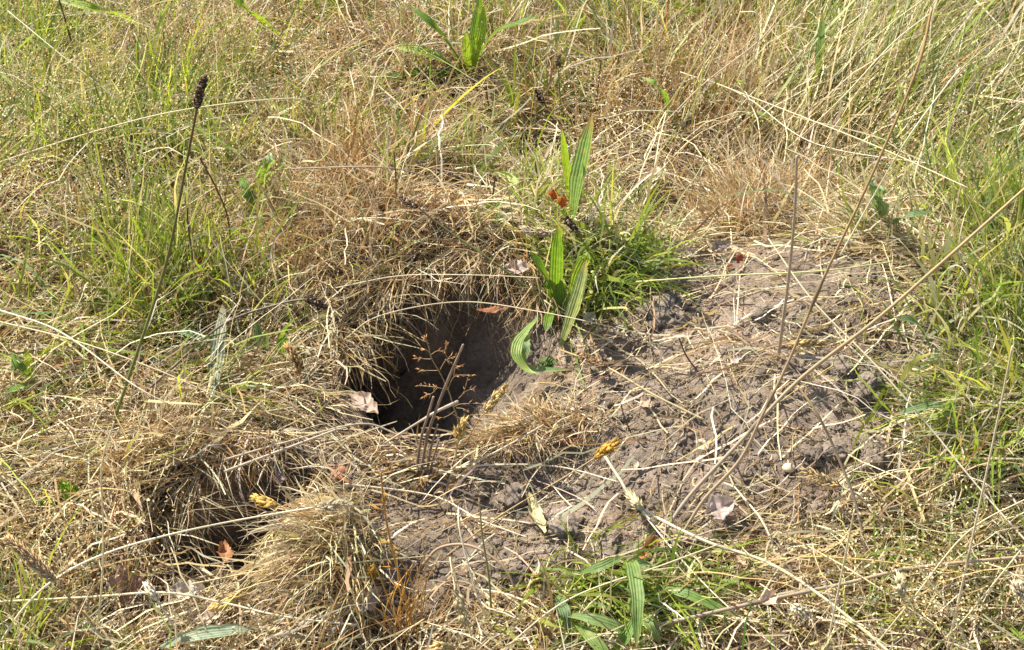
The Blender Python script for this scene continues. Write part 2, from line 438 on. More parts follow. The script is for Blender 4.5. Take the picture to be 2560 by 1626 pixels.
def field(x, y):
    px, py = to_px(x, y)
    d2 = ((px[:, None] - FA[None, :, 0]) ** 2 + (1.25 * (py[:, None] - FA[None, :, 1])) ** 2) / (FA[None, :, 2] ** 2)
    wgt = np.exp(-0.9 * np.minimum(d2, 60)) + 1e-6 / (1 + d2) ** 2
    wgt /= wgt.sum(1, keepdims=True)
    v = wgt @ FA[:, 3:9 - 1]
    a = np.deg2rad(FA[:, 8])
    lx, ly = wgt @ (np.cos(a) * FA[:, 9]), wgt @ (np.sin(a) * FA[:, 9])
    return v[:, 0], v[:, 1], v[:, 2], v[:, 3], np.deg2rad(v[:, 4]), lx, ly

def pick(pal, n, r=None):
    r = r or rng
    pal = np.array(pal, float)
    c = pal[r.integers(0, len(pal), n)]
    c = c * (1 + r.normal(0, 0.16, (n, 1)))
    return np.clip(c * (1 + r.normal(0, 0.05, (n, 3))), 0.01, 0.9)

STRAW = [(.63, .52, .29), (.70, .60, .38), (.56, .44, .23), (.62, .54, .37), (.74, .66, .46)]
TAN = [(.42, .31, .16), (.35, .25, .13), (.48, .36, .19), (.40, .32, .20)]
WARM = [(.43, .27, .11), (.47, .31, .14), (.33, .20, .09), (.52, .37, .17)]
DUN = [(.30, .22, .14), (.24, .165, .10), (.36, .29, .21)]
GREEN = [(.27, .35, .035), (.18, .26, .035), (.34, .40, .055), (.22, .30, .06), (.42, .44, .09), (.13, .20, .035)]
BLUEGREEN = [(.20, .28, .12), (.16, .24, .09)]

def in_bare(x, y):
    return np.maximum(samp(soil, x, y), samp(soil2, x, y)), samp(SD_HOLE, x, y), samp(SD_HOLLOW, x, y)

def scatter(n, x0, x1, y0, y1):
    return rng.uniform(x0, x1, n), rng.uniform(y0, y1, n)

def in_view(x, y, m=180):
    px, py = to_px(x, y)
    return (px > -m) & (px < 2560 + m) & (py > -m * 1.3) & (py < 1626 + m * 1.6)

def build_sward():
    dry, green = [], []
    # tufts
    tx, ty = scatter(16000, -1.0, 1.0, 0.55, 2.35)
    k = in_view(tx, ty); tx, ty = tx[k], ty[k]
    bare, sh, sw = in_bare(tx, ty)
    G, W, D, L, U, lx, ly = field(tx, ty)
    lm = lowmask(tx, ty); D = D * (1 - lm); L = L * (1 - .6 * lm)
    patch = 0.62 + 1.25 * fbm(tx, ty, 9, 201, 2)
    keep = (rng.random(len(tx)) < np.clip(D * 0.85 * patch, 0.08, 1)) & (rng.random(len(tx)) > bare * 1.35) & (sh < -6) & (sw < -2)
    tx, ty, G, W, L, U, lx, ly = (q[keep] for q in (tx, ty, G, W, L, U, lx, ly))
    nb = rng.integers(5, 15, len(tx))
    ti = np.repeat(np.arange(len(tx)), nb)
    N = len(ti)
    gn = np.clip(G * 1.1 + .06 * (G > .3) + 0.65 * fbm(tx, ty, 11, 301, 3), 0, 1)
    isg_t = rng.random(len(tx)) < gn
    isg = np.where(rng.random(N) < 0.8, isg_t[ti], rng.random(N) < gn[ti])
    x = tx[ti] + rng.normal(0, 0.007, N); y = ty[ti] + rng.normal(0, 0.007, N)
    bare, sh, sw = in_bare(x, y)
    ok = (sh < -2)
    th = rng.random(N) * 2 * np.pi
    taz = rng.random(len(tx)) * 2 * np.pi
    vx = 0.5 * np.cos(th) + 0.35 * np.cos(taz[ti]) + 1.1 * lx[ti]
    vy = 0.5 * np.sin(th) + 0.35 * np.sin(taz[ti]) + 1.1 * ly[ti]
    az = np.arctan2(vy, vx)
    el = np.clip(U[ti] + rng.normal(0, 0.30, N) + 0.12 * isg, 0.05, 1.52)
    ln = L[ti] * np.exp(rng.normal(0, 0.32, N)) * np.where(isg, 1.0, 0.95)
    dr = np.abs(rng.normal(0.7, 0.5, N))
    cu = rng.normal(0, 0.5, N)
    wd = np.where(isg, rng.gamma(5, 0.00028, N) + 0.0006, rng.gamma(4, 0.00022, N) + 0.00055)
    sel = rng.random(N)
    wv = W[ti]
    base = np.where((sel < wv)[:, None], pick(WARM, N), np.where((sel < wv * .8 + 0.12)[:, None], pick(TAN, N), np.where((sel > 0.92)[:, None], pick(DUN, N), pick(STRAW, N))))
    gcol = np.where((rng.random(N) < 0.2)[:, None], pick(BLUEGREEN, N), pick(GREEN, N))
    tipc = np.where((rng.random(N) < 0.22)[:, None], pick(STRAW, N) * 0.8, gcol * 1.1)
    root = np.stack([x, y, samp(HT, x, y)], -1)
    for flag, dst in ((False, dry), (True, green)):
        s = ok & (isg == flag)
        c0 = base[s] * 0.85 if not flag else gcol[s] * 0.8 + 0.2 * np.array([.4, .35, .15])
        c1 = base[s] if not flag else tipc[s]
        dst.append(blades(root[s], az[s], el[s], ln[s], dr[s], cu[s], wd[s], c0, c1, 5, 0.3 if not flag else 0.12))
    return dry, green

def build_litter():
    """flat thatch of dead straw"""
    n = 135000
    x, y = scatter(n, -1.0, 1.0, 0.55, 2.3)
    k = in_view(x, y); x, y = x[k], y[k]
    bare, sh, sw = in_bare(x, y)
    G, W, D, L, U, lx, ly = field(x, y)
    keep = (rng.random(len(x)) > bare * 0.97) & (sh < -4) & (rng.random(len(x)) > 0.9 * sstep(-10, 25, sw))
    x, y, W, L, lx, ly, bare = (q[keep] for q in (x, y, W, L, lx, ly, bare))
    N = len(x)
    th = rng.random(N) * 2 * np.pi
    az = np.arctan2(np.sin(th) * 0.5 + 1.6 * ly, np.cos(th) * 0.7 + 1.6 * lx)
    lift = rng.gamma(1.6, 0.009, N) * (1 - 0.8 * bare) * (1 - .75 * lowmask(x, y))
    root = np.stack([x, y, samp(HT, x, y) + lift * 0.6], -1)
    el = rng.normal(0.12, 0.22, N) * (1 - .6 * lowmask(x, y))
    ln = (0.03 + L * 0.6 * rng.random(N)) * np.exp(rng.normal(0, 0.25, N))
    sel = rng.random(N)
    c = np.where((sel < 0.10 + 0.32 * W)[:, None], np.where((rng.random(N) < W)[:, None], pick(WARM, N), pick(TAN, N)),
                 np.where((sel > 0.85)[:, None], pick(DUN, N), pick(STRAW, N)))
    rot = np.exp(-lift / .006)[:, None]                     # decayed, greyer straw low in the thatch; depth shade is mixed into its colour
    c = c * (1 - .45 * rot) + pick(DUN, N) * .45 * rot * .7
    wd = rng.gamma(3, 0.00027, N) + 0.00045
    return blades(root, az, el, ln, np.abs(rng.normal(.25, .3, N)), rng.normal(0, 0.7, N), wd, c * 0.92, c, 5, 0.3, 'straw', lie=lift * rng.random(N))

PILES = [(1780, 850, 110, 40, 1.0), (1740, 1010, 110, 60, .8), (1760, 690, 160, 40, .9), (1960, 720, 90, 50, .6), (1680, 1370, 150, 40, .7), (1130, 1200, 110, 40, .8), (1230, 1300, 90, 60, .4),
         (1480, 960, 90, 50, .5), (1050, 1400, 130, 80, .35), (1350, 1460, 160, 40, .5), (1850, 1310, 140, 50, .4), (2080, 1280, 90, 50, .4), (1990, 1060, 60, 30, .5), (1560, 880, 60, 60, .5)]
def build_soil_straw():
    """straws, root hairs and chaff lying on the bare soil"""
    n = 170000
    x, y = scatter(n, -0.75, 0.95, 0.6, 1.9)
    bare, sh, sw = in_bare(x, y)
    pt = fbm(x, y, 13, 411, 3)
    px, py = to_px(x, y)
    pile = np.zeros(n)
    for a, b, c, d, k in PILES: pile = np.maximum(pile, k * np.exp(-((px - a) / c) ** 2 - ((py - b) / d) ** 2))
    keep = (bare > 0.25) & (sh < 400) & ((sh < 3) | (rng.random(n) < .35)) & (rng.random(n) < np.clip(0.34 + 1.1 * pt + .5 * pile, 0.10, 1))
    x, y, pile = x[keep], y[keep], pile[keep]
    N = len(x)
    long = rng.random(N) < 0.10 + .32 * pile
    ln = np.where(long, rng.uniform(0.025, 0.10, N), rng.gamma(1.6, 0.005, N) + 0.003)
    th = np.where(long, rng.normal(0.25, 0.7, N), rng.random(N) * 6.28) + np.pi * (rng.random(N) < .5)
    lift = np.where(long, rng.gamma(1.3, 0.004, N), rng.gamma(1.0, 0.0012, N))
    root = np.stack([x, y, samp(HT, x, y) + lift], -1)
    sel = rng.random(N) + .35 * long
    c = np.where((sel < .25)[:, None], pick(TAN, N), np.where((sel < .42)[:, None], pick(WARM, N), np.where((sel < .62)[:, None], pick(DUN, N), pick(STRAW, N))))
    wd = np.where(long, rng.gamma(4, 0.00024, N) + 0.0005, rng.gamma(3, 0.00013, N) + 0.0003)
    el = np.where(long, rng.normal(.06, .12, N), rng.normal(0.1, 0.3, N))
    return blades(root, th, el, ln, np.abs(rng.normal(.15, .25, N)), np.where(long, rng.normal(0, .25, N), rng.normal(0, 1.2, N)), wd, c, c, 5, 0.2, 'straw', lie=lift * 0.7)

def build_fringe():
    """dead blades and roots hanging over the burrow's rim and the hollow's rim"""
    out = []
    for poly, seg, dirn, n in ((HOLE_POLY, [(12, 0), (0, 1), (1, 2), (2, 3), (3, 4), (4, 5)], -80, 900), (HOLLOW_POLY, [(0, 1), (1, 2), (2, 3), (3, 4)], -60, 260)):
        for a, b in seg:
            m = n // len(seg) // (2 if a in (12, 0) and n == 900 else 1)
            t = rng.random(m)
            px = poly[a][0] * (1 - t) + poly[b][0] * t + rng.normal(0, 18, m)
            py = poly[a][1] * (1 - t) + poly[b][1] * t - np.abs(rng.normal(8, 22, m)) - 4
            x, y = at_z(px, py)
            z = samp(HS, x, y)
            root = np.stack([x, y, z + rng.random(m) * 0.012], -1)
            az = np.deg2rad(rng.normal(dirn + (25 if b < 2 else -10), 40, m))
            c = np.where((rng.random(m) < .4)[:, None], pick(STRAW, m), np.where((rng.random(m) < .5)[:, None], pick(WARM, m), pick(TAN, m)))
            out.append(blades(root, az, rng.normal(0.25, 0.25, m), rng.uniform(.03, .085, m), rng.normal(1.2, .5, m), rng.normal(0, .7, m),
                              rng.gamma(4, .00015, m) + .0004, c * .9, c, 6, .3, 'straw', cull=0))
    return out

def build_long_straw():
    n = 3800
    x, y = scatter(n, -1.0, 1.0, 0.55, 2.3)
    k = in_view(x, y); x, y = x[k], y[k]
    bare, sh, sw = in_bare(x, y)
    G, W, D, L, U, lx, ly = field(x, y)
    keep = (bare < .3) & (sh < -10) & (sw < -5) & (rng.random(len(x)) > lowmask(x, y))
    x, y, L, lx, ly = (q[keep] for q in (x, y, L, lx, ly)); N = len(x)
    th = rng.random(N) * 6.28
    az = np.arctan2(.6 * np.sin(th) + 1.2 * ly, .8 * np.cos(th) + 1.2 * lx)
    root = np.stack([x, y, samp(HT, x, y) + .01], -1)
    c = np.where((rng.random(N) < .75)[:, None], pick(STRAW[1:2] + STRAW[4:], N), pick(WARM + GREEN[2:3], N))
    return blades(root, az, rng.uniform(.1, 1.0, N), L * rng.uniform(1.2, 2.4, N), np.abs(rng.normal(.6, .4, N)), rng.normal(0, .25, N), rng.uniform(.0009, .0021, N), c, c, 9, .25, 'straw', floor=.008)

def build_spikelets():
    """fine open grass panicles: hair stems with tiny pale husks"""
    st, V, F, C, n = [], [], [], [], 0
    for (cx, cy, sx, sy, m) in ((300, 150, 260, 110, 150), (180, 380, 200, 120, 120), (650, 250, 180, 120, 70), (420, 480, 200, 100, 60), (150, 620, 160, 90, 60), (2300, 1540, 110, 60, 60), (150, 1430, 120, 80, 50), (1650, 250, 140, 100, 40), (2350, 450, 130, 130, 50), (1500, 400, 80, 40, 25)):
        px, py = rng.normal(cx, sx, m), rng.normal(cy, sy, m)
        x, y = at_z(px, py + 60)
        root = np.stack([x, y, samp(HT, x, y)], -1)
        h = rng.uniform(.05, .11, m)
        lean = rng.normal(0, .25, (m, 2))
        top = root + np.stack([lean[:, 0] * h, lean[:, 1] * h, h], -1)
        col = pick(WARM[1:] + STRAW[:1], m)
        for i in range(m):
            v, f, c = blades(root[i:i+1], np.array([math.atan2(lean[i, 1], lean[i, 0])]), np.array([1.3]), h[i:i+1] * 1.05, np.array([.1]), np.array([0.]), np.array([.0006]), col[i:i+1], col[i:i+1], 4, 0, 'straw')
            st.append((v, f, c))
            q = 26
            p = top[i] + rng.normal(0, 1, (q, 3)) * [.011, .011, .015]
            d = rng.normal(0, 1, (q, 3)); d[:, 2] += .8; d /= np.linalg.norm(d, axis=1, keepdims=True)
            sd = np.cross(d, rng.normal(0, 1, (q, 3))); sd /= np.linalg.norm(sd, axis=1, keepdims=True)
            ln = rng.uniform(.002, .0038, (q, 1)); wd = rng.uniform(.0006, .0010, (q, 1))
            a = np.stack([p - d * ln / 2, p + sd * wd, p + d * ln / 2, p - sd * wd], 1)
            V.append(a.reshape(-1, 3)); F.append(np.arange(q * 4).reshape(-1, 4) + n); n += q * 4
            cc = pick([(.66, .54, .28), (.60, .42, .18), (.70, .62, .40)], q)
            C.append(np.repeat(cc, 4, 0))
    return st + [(np.concatenate(V), np.concatenate(F), np.concatenate(C))]

def build_roots():
    """torn roots and root hairs hanging from the burrow's upper wall"""
    m = 260
    k = rng.integers(0, 4, m); t = rng.random(m)
    A, B = np.array(HOLE_POLY)[k], np.array(HOLE_POLY)[k + 1]
    p = A * (1 - t)[:, None] + B * t[:, None] + rng.normal(0, 8, (m, 2)) + [0, 12]
    x, y = at_z(p[:, 0], p[:, 1])
    root = np.stack([x, y, samp(HS, x, y) - rng.uniform(0, .03, m)], -1)
    c = pick(DUN + TAN, m) * .8
    return blades(root, np.deg2rad(rng.normal(-90, 60, m)), rng.normal(-.6, .4, m), rng.uniform(.015, .075, m), rng.normal(.5, .6, m), rng.normal(0, 1.2, m), rng.gamma(2, .00025, m) + .0003, c, c, 7, .4, 'straw', cull=0)

def build_outer():
    """the same meadow further out, beyond the frame"""
    n = 60000
    x = rng.uniform(-3.2, 3.2, n); y = rng.uniform(-0.6, 5.5, n)
    k = ~in_view(x, y, 150); x, y = x[k], y[k]
    N = len(x)
    g = rng.random(N) < np.clip(.4 + .7 * fbm(x, y, 3, 99, 2), 0, 1)
    root = np.stack([x, y, samp(HT, x, y)], -1)
    az = rng.random(N) * 6.28; el = np.clip(rng.normal(.9, .35, N), .05, 1.5)
    ln = rng.gamma(6, .018, N) * .9
    args = lambda s, c0, c1: blades(root[s], az[s], el[s], ln[s], np.abs(rng.normal(.7, .5, s.sum())), rng.normal(0, .5, s.sum()), rng.gamma(4, .0004, s.sum()) + .0008, c0, c1, 4, .2)
    gc = pick(GREEN, int(g.sum())); dc = np.where((rng.random(int((~g).sum())) < .4)[:, None], pick(TAN, int((~g).sum())), pick(STRAW, int((~g).sum())))
    return args(~g, dc, dc), args(g, gc * .9, gc)

def join_blades(name, parts, mat, label):
    V, F, C, n = [], [], [], 0
    for v, f, c in parts:
        V.append(v); F.append(f + n); C.append(c); n += len(v)
    me = raw_mesh(name, np.concatenate(V), np.concatenate(F), None, np.concatenate(C), mat, True)
    o = link(name, me)
    o['kind'] = 'stuff'; o['label'] = label; o['category'] = 'grass'
    return o

dry, green = build_sward()
od, og = build_outer()
join_blades('dry_grass', dry + [od, build_long_straw(), build_roots()] + build_fringe(), M_DRY, 'dry straw-coloured meadow grass growing round the burrow')
join_blades('green_grass', green + [og], M_GREEN, 'green living blades mixed through the dry meadow grass')
join_blades('straw_litter', [build_litter()], M_DRY, 'matted dead straw lying flat between the grass blades')
join_blades('straw_scraps', [build_soil_straw()], M_DRY, 'loose straw scraps and root fibres on the bare soil')

join_blades('grass_spikelets', build_spikelets(), M_DRY, 'fine open grass flower heads with tiny pale husks')

# ------------------------------------------------------------------ soil crumbs (uncountable) 
def ico(sub=1):
    import bmesh
    bm = bmesh.new(); bmesh.ops.create_icosphere(bm, subdivisions=sub, radius=1)
    v = np.array([q.co[:] for q in bm.verts]); f = np.array([[q.index for q in p.verts] for p in bm.faces]); bm.free()
    return v, f
IV1, IF1 = ico(1)
IV3, IF3 = ico(4)

def build_crumbs():
    n = 110000
    x, y = scatter(n, -0.75, 0.95, 0.6, 1.9)
    bare, sh, sw = in_bare(x, y)
    pt = fbm(x, y, 10, 511, 3)
    k = (bare > 0.3) & (sh < 400) & (rng.random(n) < np.clip(.55 + 1.4 * pt, .15, 1))
    x, y = x[k], y[k]; N = len(x)
    s = np.minimum(rng.gamma(1.0, .0007, N) + .0005, .0055)
    J = 1 + rng.normal(0, .22, (N, len(IV1), 1))
    sc = np.stack([rng.uniform(.7, 1.3, N), rng.uniform(.7, 1.3, N), rng.uniform(.5, .95, N)], -1)[:, None]
    ang = rng.random(N) * 6.28
    V = IV1[None] * J * sc * s[:, None, None]
    ca, sa = np.cos(ang)[:, None], np.sin(ang)[:, None]
    V = np.stack([V[..., 0] * ca - V[..., 1] * sa, V[..., 0] * sa + V[..., 1] * ca, V[..., 2]], -1)
    z = samp(HT, x, y)
    V = V + np.stack([x, y, z + s * .25], -1)[:, None]
    F = (IF1[None] + (np.arange(N) * len(IV1))[:, None, None]).reshape(-1, 3)
    c = rng.uniform(.75, 1.25, (N, 1, 1)) * np.ones((N, len(IV1), 3))
    me = raw_mesh('soil_crumbs', V.reshape(-1, 3), None, F, c.reshape(-1, 3), M_SOIL, False)
    o = link('soil_crumbs', me); o['kind'] = 'stuff'; o['label'] = 'loose grey crumbs of earth scattered over the spoil'; o['category'] = 'soil'
build_crumbs()

# ================================================================== things
def spline(pts, n):
    """Catmull-Rom through 3D points"""
    P = np.array([tuple(p) for p in pts], float)
    if len(P) == 2:
        t = np.linspace(0, 1, n)[:, None]
        return P[0] * (1 - t) + P[1] * t
    Q = np.concatenate([[2 * P[0] - P[1]], P, [2 * P[-1] - P[-2]]])
    u = np.linspace(0, len(P) - 1 - 1e-6, n)
    i = u.astype(int); t = (u - i)[:, None]
    a, b, c, d = Q[i], Q[i + 1], Q[i + 2], Q[i + 3]
    return 0.5 * (2 * b + (c - a) * t + (2 * a - 5 * b + 4 * c - d) * t ** 2 + (3 * b - a - 3 * c + d) * t ** 3)

def frames(P):
    T = np.gradient(P, axis=0)
    T /= np.linalg.norm(T, axis=1, keepdims=True) + 1e-12
    up = np.where(np.abs(T[:, 2:3]) > 0.95, [[0., 1., 0.]], [[0., 0., 1.]])
    S = np.cross(T, up); S /= np.linalg.norm(S, axis=1, keepdims=True) + 1e-12
    for k in range(1, len(S)):                    # keep the frame from flipping
        if S[k] @ S[k - 1] < 0: S[k] *= -1
    return T, S, np.cross(S, T)

def tube(acc, P, r, c, sides=6):
    P = np.asarray(P, float); n = len(P)
    r = np.broadcast_to(np.asarray(r, float), (n,))
    c = np.asarray(c, float)
    if c.ndim == 1: c = np.broadcast_to(c, (n, 3))
    T, S, U = frames(P)
    a = np.arange(sides) / sides * 2 * np.pi
    V = P[:, None] + r[:, None, None] * (np.cos(a)[None, :, None] * S[:, None] + np.sin(a)[None, :, None] * U[:, None])
    i = np.arange(n - 1)[:, None] * sides; j = np.arange(sides)[None]; j2 = (j + 1) % sides
    q = np.stack([i + j, i + j2, i + sides + j2, i + sides + j], -1).reshape(-1, 4)
    V = np.concatenate([V.reshape(-1, 3), P[:1], P[-1:]])
    m = n * sides
    tr = [[m, (k + 1) % sides, k] for k in range(sides)] + [[m + 1, m - sides + k, m - sides + (k + 1) % sides] for k in range(sides)]
    C = np.concatenate([np.repeat(c[:, None], sides, 1).reshape(-1, 3), c[:1], c[-1:]])
    acc.add(V, q, tr, C)

def scale_piece(acc, b, d, s, o, ln, wd, c):
    """one small pointed husk: base b, along d, sideways s, bulging to o"""
    V = [b, b + d * ln * .45 + s * wd * .5, b + d * ln, b + d * ln * .45 - s * wd * .5, b + d * ln * .4 + o * wd * .4, b + d * ln * .4 - o * wd * .25]
    acc.add(V, None, [[0, 1, 4], [1, 2, 4], [2, 3, 4], [3, 0, 4], [1, 0, 5], [2, 1, 5], [3, 2, 5], [0, 3, 5]],
            np.clip(np.array(c)[None] * np.array([.8, 1, 1.1, 1, 1.05, .8])[:, None], 0, .9))

def spike(acc, pts, rad, kind, col, seed=0):
    r = np.random.default_rng(seed)
    P = spline(pts, 14)
    L = np.linalg.norm(np.diff(P, axis=0), axis=1).sum()
    T, S, U = frames(P)
    t = np.linspace(0, 1, 14)
    spec = {'plantain': (150, .0032, .0022, .9, np.interp(t, [0, .12, .5, .85, 1], [.5, .95, 1, .8, .3])),
            'vernal': (46, .0085, .0034, .34, np.interp(t, [0, .2, .5, 1], [.5, 1, .9, .12])),
            'panicle': (330, .0052, .0016, .65, np.interp(t, [0, .25, .6, 1], [.45, 1, .9, .2])),
            'loose': (60, .0072, .0022, .6, np.interp(t, [0, .3, .6, 1], [.5, 1, .9, .2]))}[kind]
    n, sl, sw, out, prof = spec
    tube(acc, P, rad * prof * (.62 if kind != 'loose' else .25) + .0003, np.array(col) * .7, 7)
    for k in range(n):
        q = (k + .5) / n * .96
        i = min(int(q * 13), 12)
        p = P[i] + (P[i + 1] - P[i]) * (q * 13 - i)
        a = k * 2.39996 + r.normal(0, .25)
        o = math.cos(a) * S[i] + math.sin(a) * U[i]
        d = T[i] + o * (out + r.normal(0, .15)); d /= np.linalg.norm(d)
        sd = np.cross(d, o); sd /= np.linalg.norm(sd) + 1e-9
        rr = rad * np.interp(q, t, prof)
        c = np.array(col) * (1 + r.normal(0, .18))
        if kind == 'plantain' and r.random() < .22: c = np.array([.50, .38, .24]) * (1 + r.normal(0, .2))
        scale_piece(acc, p + o * rr * .5, d, sd, np.cross(sd, d), sl * (1 + r.normal(0, .2)), sw * (1 + r.normal(0, .2)), np.clip(c, .01, .85))

def path(pts):
    return [hit(*p) for p in pts]

PALE, PALE2, OCHRE, BROWN, DARK, GREENST, GREYST = (.66, .55, .33), (.74, .66, .46), (.50, .33, .13), (.32, .20, .10), (.10, .06, .035), (.20, .25, .06), (.34, .27, .20)
K = [0]
def stalk(name, cat, label, pts, r0, r1, c0, c1=None, head=None, group=None, nodes=()):
    """a straw or flower stalk: pts = base .. tip as (picture x, picture y, height over the ground); head = (pts, radius, kind, colour)"""
    K[0] += 1
    W = path(pts)
    P = spline(W, 10 * len(W))
    n = len(P); t = np.linspace(0, 1, n)[:, None]
    c = np.array(c0) * (1 - t) + np.array(c1 or c0) * t
    a = Acc()
    rad = r0 + (r1 - r0) * t[:, 0]
    for q in nodes: rad = rad + .45 * r0 * np.exp(-((t[:, 0] - q) / .012) ** 2); c = np.where(np.abs(t - q) < .02, c * .55, c)
    tube(a, P, rad, c, 6)
    if head is None:
        o = link(name, a.mesh(name, M_STALK, True, W[0]), None, W[0])
        return tag(o, label, cat, group)
    root = thing(name, label, cat, W[0], group)
    link('stem', a.mesh('stem', M_STALK, True, W[0]), root)
    hp, hr, hk, hc = head
    h = Acc()
    spike(h, path(hp), hr, hk, hc, K[0])
    link('seed_head', h.mesh('seed_head', M_HEAD, False, W[0]), root)
    return root

YEL, YEL2, BUFF, BUFF2, PLD = (.70, .49, .14), (.76, .60, .28), (.58, .44, .26), (.70, .60, .42), (.15, .095, .065)

# ---- plantain seed stalks
G_PL = 'dark plantain seed stalks'
stalk('plantain_stalk', 'seed stalk', 'tall plantain stalk with dark brown seed head rising from the grass behind the hollow', [(268, 1100, .01), (330, 920, .07), (415, 660, .17), (462, 430, .26), (493, 268, .32)], .0016, .0009, GREENST, (.16, .085, .04), ([(493, 270, .32), (500, 232, .335), (512, 192, .35)], .0034, 'plantain', PLD), G_PL)
stalk('plantain_stalk', 'seed stalk', 'thin plantain stalk whose dark head leans over the dry ground between burrow and green tuft', [(1370, 760, .02), (1240, 660, .055), (1110, 570, .07), (1044, 518, .075)], .0011, .0009, GREENST, (.16, .10, .05), ([(1044, 518, .075), (1020, 506, .077), (1003, 492, .078)], .003, 'plantain', PLD), G_PL)
stalk('plantain_stalk', 'seed stalk', 'short greenish brown plantain head standing behind the tall upright green leaf', [(1352, 480, .01), (1340, 420, .04), (1336, 372, .06)], .0011, .0009, GREENST, GREENST, ([(1336, 374, .06), (1334, 350, .068), (1333, 328, .076)], .0036, 'plantain', (.24, .19, .07)), G_PL)
stalk('plantain_stalk', 'seed stalk', 'pale olive plantain head on a green stalk beside the far plantain rosette', [(1410, 310, .01), (1400, 240, .05), (1396, 172, .09)], .0011, .0009, GREENST, GREENST, ([(1396, 172, .09), (1395, 155, .1), (1394, 138, .108)], .0034, 'plantain', (.33, .27, .12)), G_PL)
stalk('plantain_stalk', 'seed stalk', 'stubby near-black plantain head half hidden in dry grass behind the bare patch', [(1400, 330, .005), (1372, 280, .035), (1360, 256, .045)], .0009, .0008, BROWN, DARK, ([(1360, 258, .045), (1350, 243, .05), (1342, 228, .053)], .0032, 'plantain', (.06, .035, .03)), G_PL)
stalk('plantain_stalk', 'seed stalk', 'dark plantain head poking from the top of the bright green tuft', [(1475, 640, .02), (1450, 590, .06), (1440, 575, .07)], .0009, .0008, BROWN, DARK, ([(1442, 578, .07), (1428, 562, .074), (1414, 545, .078)], .003, 'plantain', (.075, .045, .03)), G_PL)
stalk('plantain_stalk', 'seed stalk', 'spent brown plantain head lying on the earth below the green tuft', [(1760, 1050, .004), (1630, 985, .015), (1520, 920, .02), (1400, 875, .018)], .001, .0009, PALE, OCHRE, ([(1516, 918, .022), (1480, 900, .024), (1445, 885, .022)], .0042, 'plantain', (.30, .19, .095)), G_PL)
stalk('plantain_stalk', 'seed stalk', 'grey brown stalk leaning low across the straw to a bent crumbling head', [(285, 1052, .006), (420, 930, .04), (560, 810, .06), (700, 760, .07), (765, 748, .072)], .0013, .001, (.20, .14, .10), (.17, .12, .085), ([(762, 748, .072), (790, 756, .07), (815, 772, .064)], .0028, 'plantain', (.14, .09, .06)), G_PL)
stalk('plantain_stalk', 'seed stalk', 'small dark seed head lying in the grass crossed by a pale straw', [(130, 330, .02), (172, 300, .04)], .0009, .0008, BROWN, DARK, ([(170, 301, .04), (187, 292, .043), (206, 284, .045)], .0028, 'plantain', (.12, .075, .06)), G_PL)
# ---- bare dark stems
G_ST = 'dark dead stems standing in the grass'
for lab, pts, r0 in (
    ('dark stem entering at the top edge beside the bright curved leaf', [(196, 160, .01), (180, 110, .05), (160, 40, .09), (140, -25, .12)], .0012),
    ('dark thin stem slanting between tall seed stalk and shiny folded leaf', [(577, 690, .004), (572, 560, .06), (545, 480, .11), (500, 395, .16)], .0010),
    ('reddish dark stem standing beside the red leaf scraps', [(490, 730, .004), (480, 640, .05), (470, 560, .1), (468, 520, .12)], .0010),
    ('short reddish brown stem bending in front of the far plantain rosette', [(1240, 300, .004), (1222, 265, .03), (1215, 215, .06)], .0011),
    ('dark upright twig in dry grass behind the burrow, capped by nothing', [(985, 560, .004), (990, 470, .05), (985, 380, .09)], .0007),
    ('brown broken stem on the tan rise behind the burrow', [(1222, 545, .003), (1232, 490, .03), (1238, 440, .06)], .0010),
    ('dark red stem piece stuck in the spoil next to the straw pile', [(1745, 930, .003), (1716, 890, .025), (1697, 845, .045)], .0008),
    ('short dark red stem leaning over earth below the pale upright scrap', [(1578, 1085, .003), (1560, 1040, .025), (1552, 1010, .035)], .0007),
    ('dark twig leaning in the dry grass between two plantain heads', [(1488, 290, .004), (1495, 220, .05), (1503, 150, .09)], .0008),
    ('thin dark stem under the pale arching straw near the left grass', [(232, 455, .02), (212, 405, .05), (196, 380, .065)], .0011),
):
    stalk('dead_stalk', 'dead stalk', lab, pts, r0, r0 * .8, (.17, .095, .055), (.11, .06, .04), None, G_ST)

# ---- yellow and pale grass seed heads
G_YH = 'yellow grass seed heads'
G_PH = 'pale fluffy grass heads'
def yh(label, stem, head, rad=.0036, kind='vernal', col=YEL, c=OCHRE, r0=.0007, g=None):
    stalk('seed_grass', 'seed head', label, stem, r0, r0 * .7, c, None, (head, rad, kind, col), g or G_YH)
yh('bright yellow seed head hanging over the dark hollow', [(870, 1345, .004), (790, 1300, .05), (718, 1272, .07), (690, 1266, .072)], [(692, 1266, .072), (665, 1256, .073), (636, 1245, .072)], .0042)
yh('yellow seed head resting on the drooping straw tussock', [(880, 1350, .01), (760, 1390, .05), (640, 1460, .055), (610, 1485, .05)], [(612, 1484, .05), (575, 1504, .046), (532, 1520, .04)], .0040, col=(.80, .60, .22))
yh('yellow seed head on short stalk in front of the stick cluster', [(1138, 1160, .004), (1142, 1120, .02), (1142, 1105, .026)], [(1142, 1108, .026), (1147, 1085, .036), (1158, 1056, .046)], .0038, col=(.82, .62, .24))
yh('slender yellow seed head standing over the burrow mouth', [(1165, 1112, .004), (1190, 1060, .03), (1214, 1030, .045)], [(1213, 1032, .045), (1236, 1000, .06), (1263, 970, .075)], .0034, col=YEL2)
yh('golden seed head slanting above bare soil on a long thin stalk', [(1110, 1395, .004), (1250, 1290, .03), (1400, 1200, .05), (1488, 1145, .06)], [(1486, 1146, .06), (1510, 1128, .064), (1537, 1112, .068)], .0036, col=(.74, .46, .09))
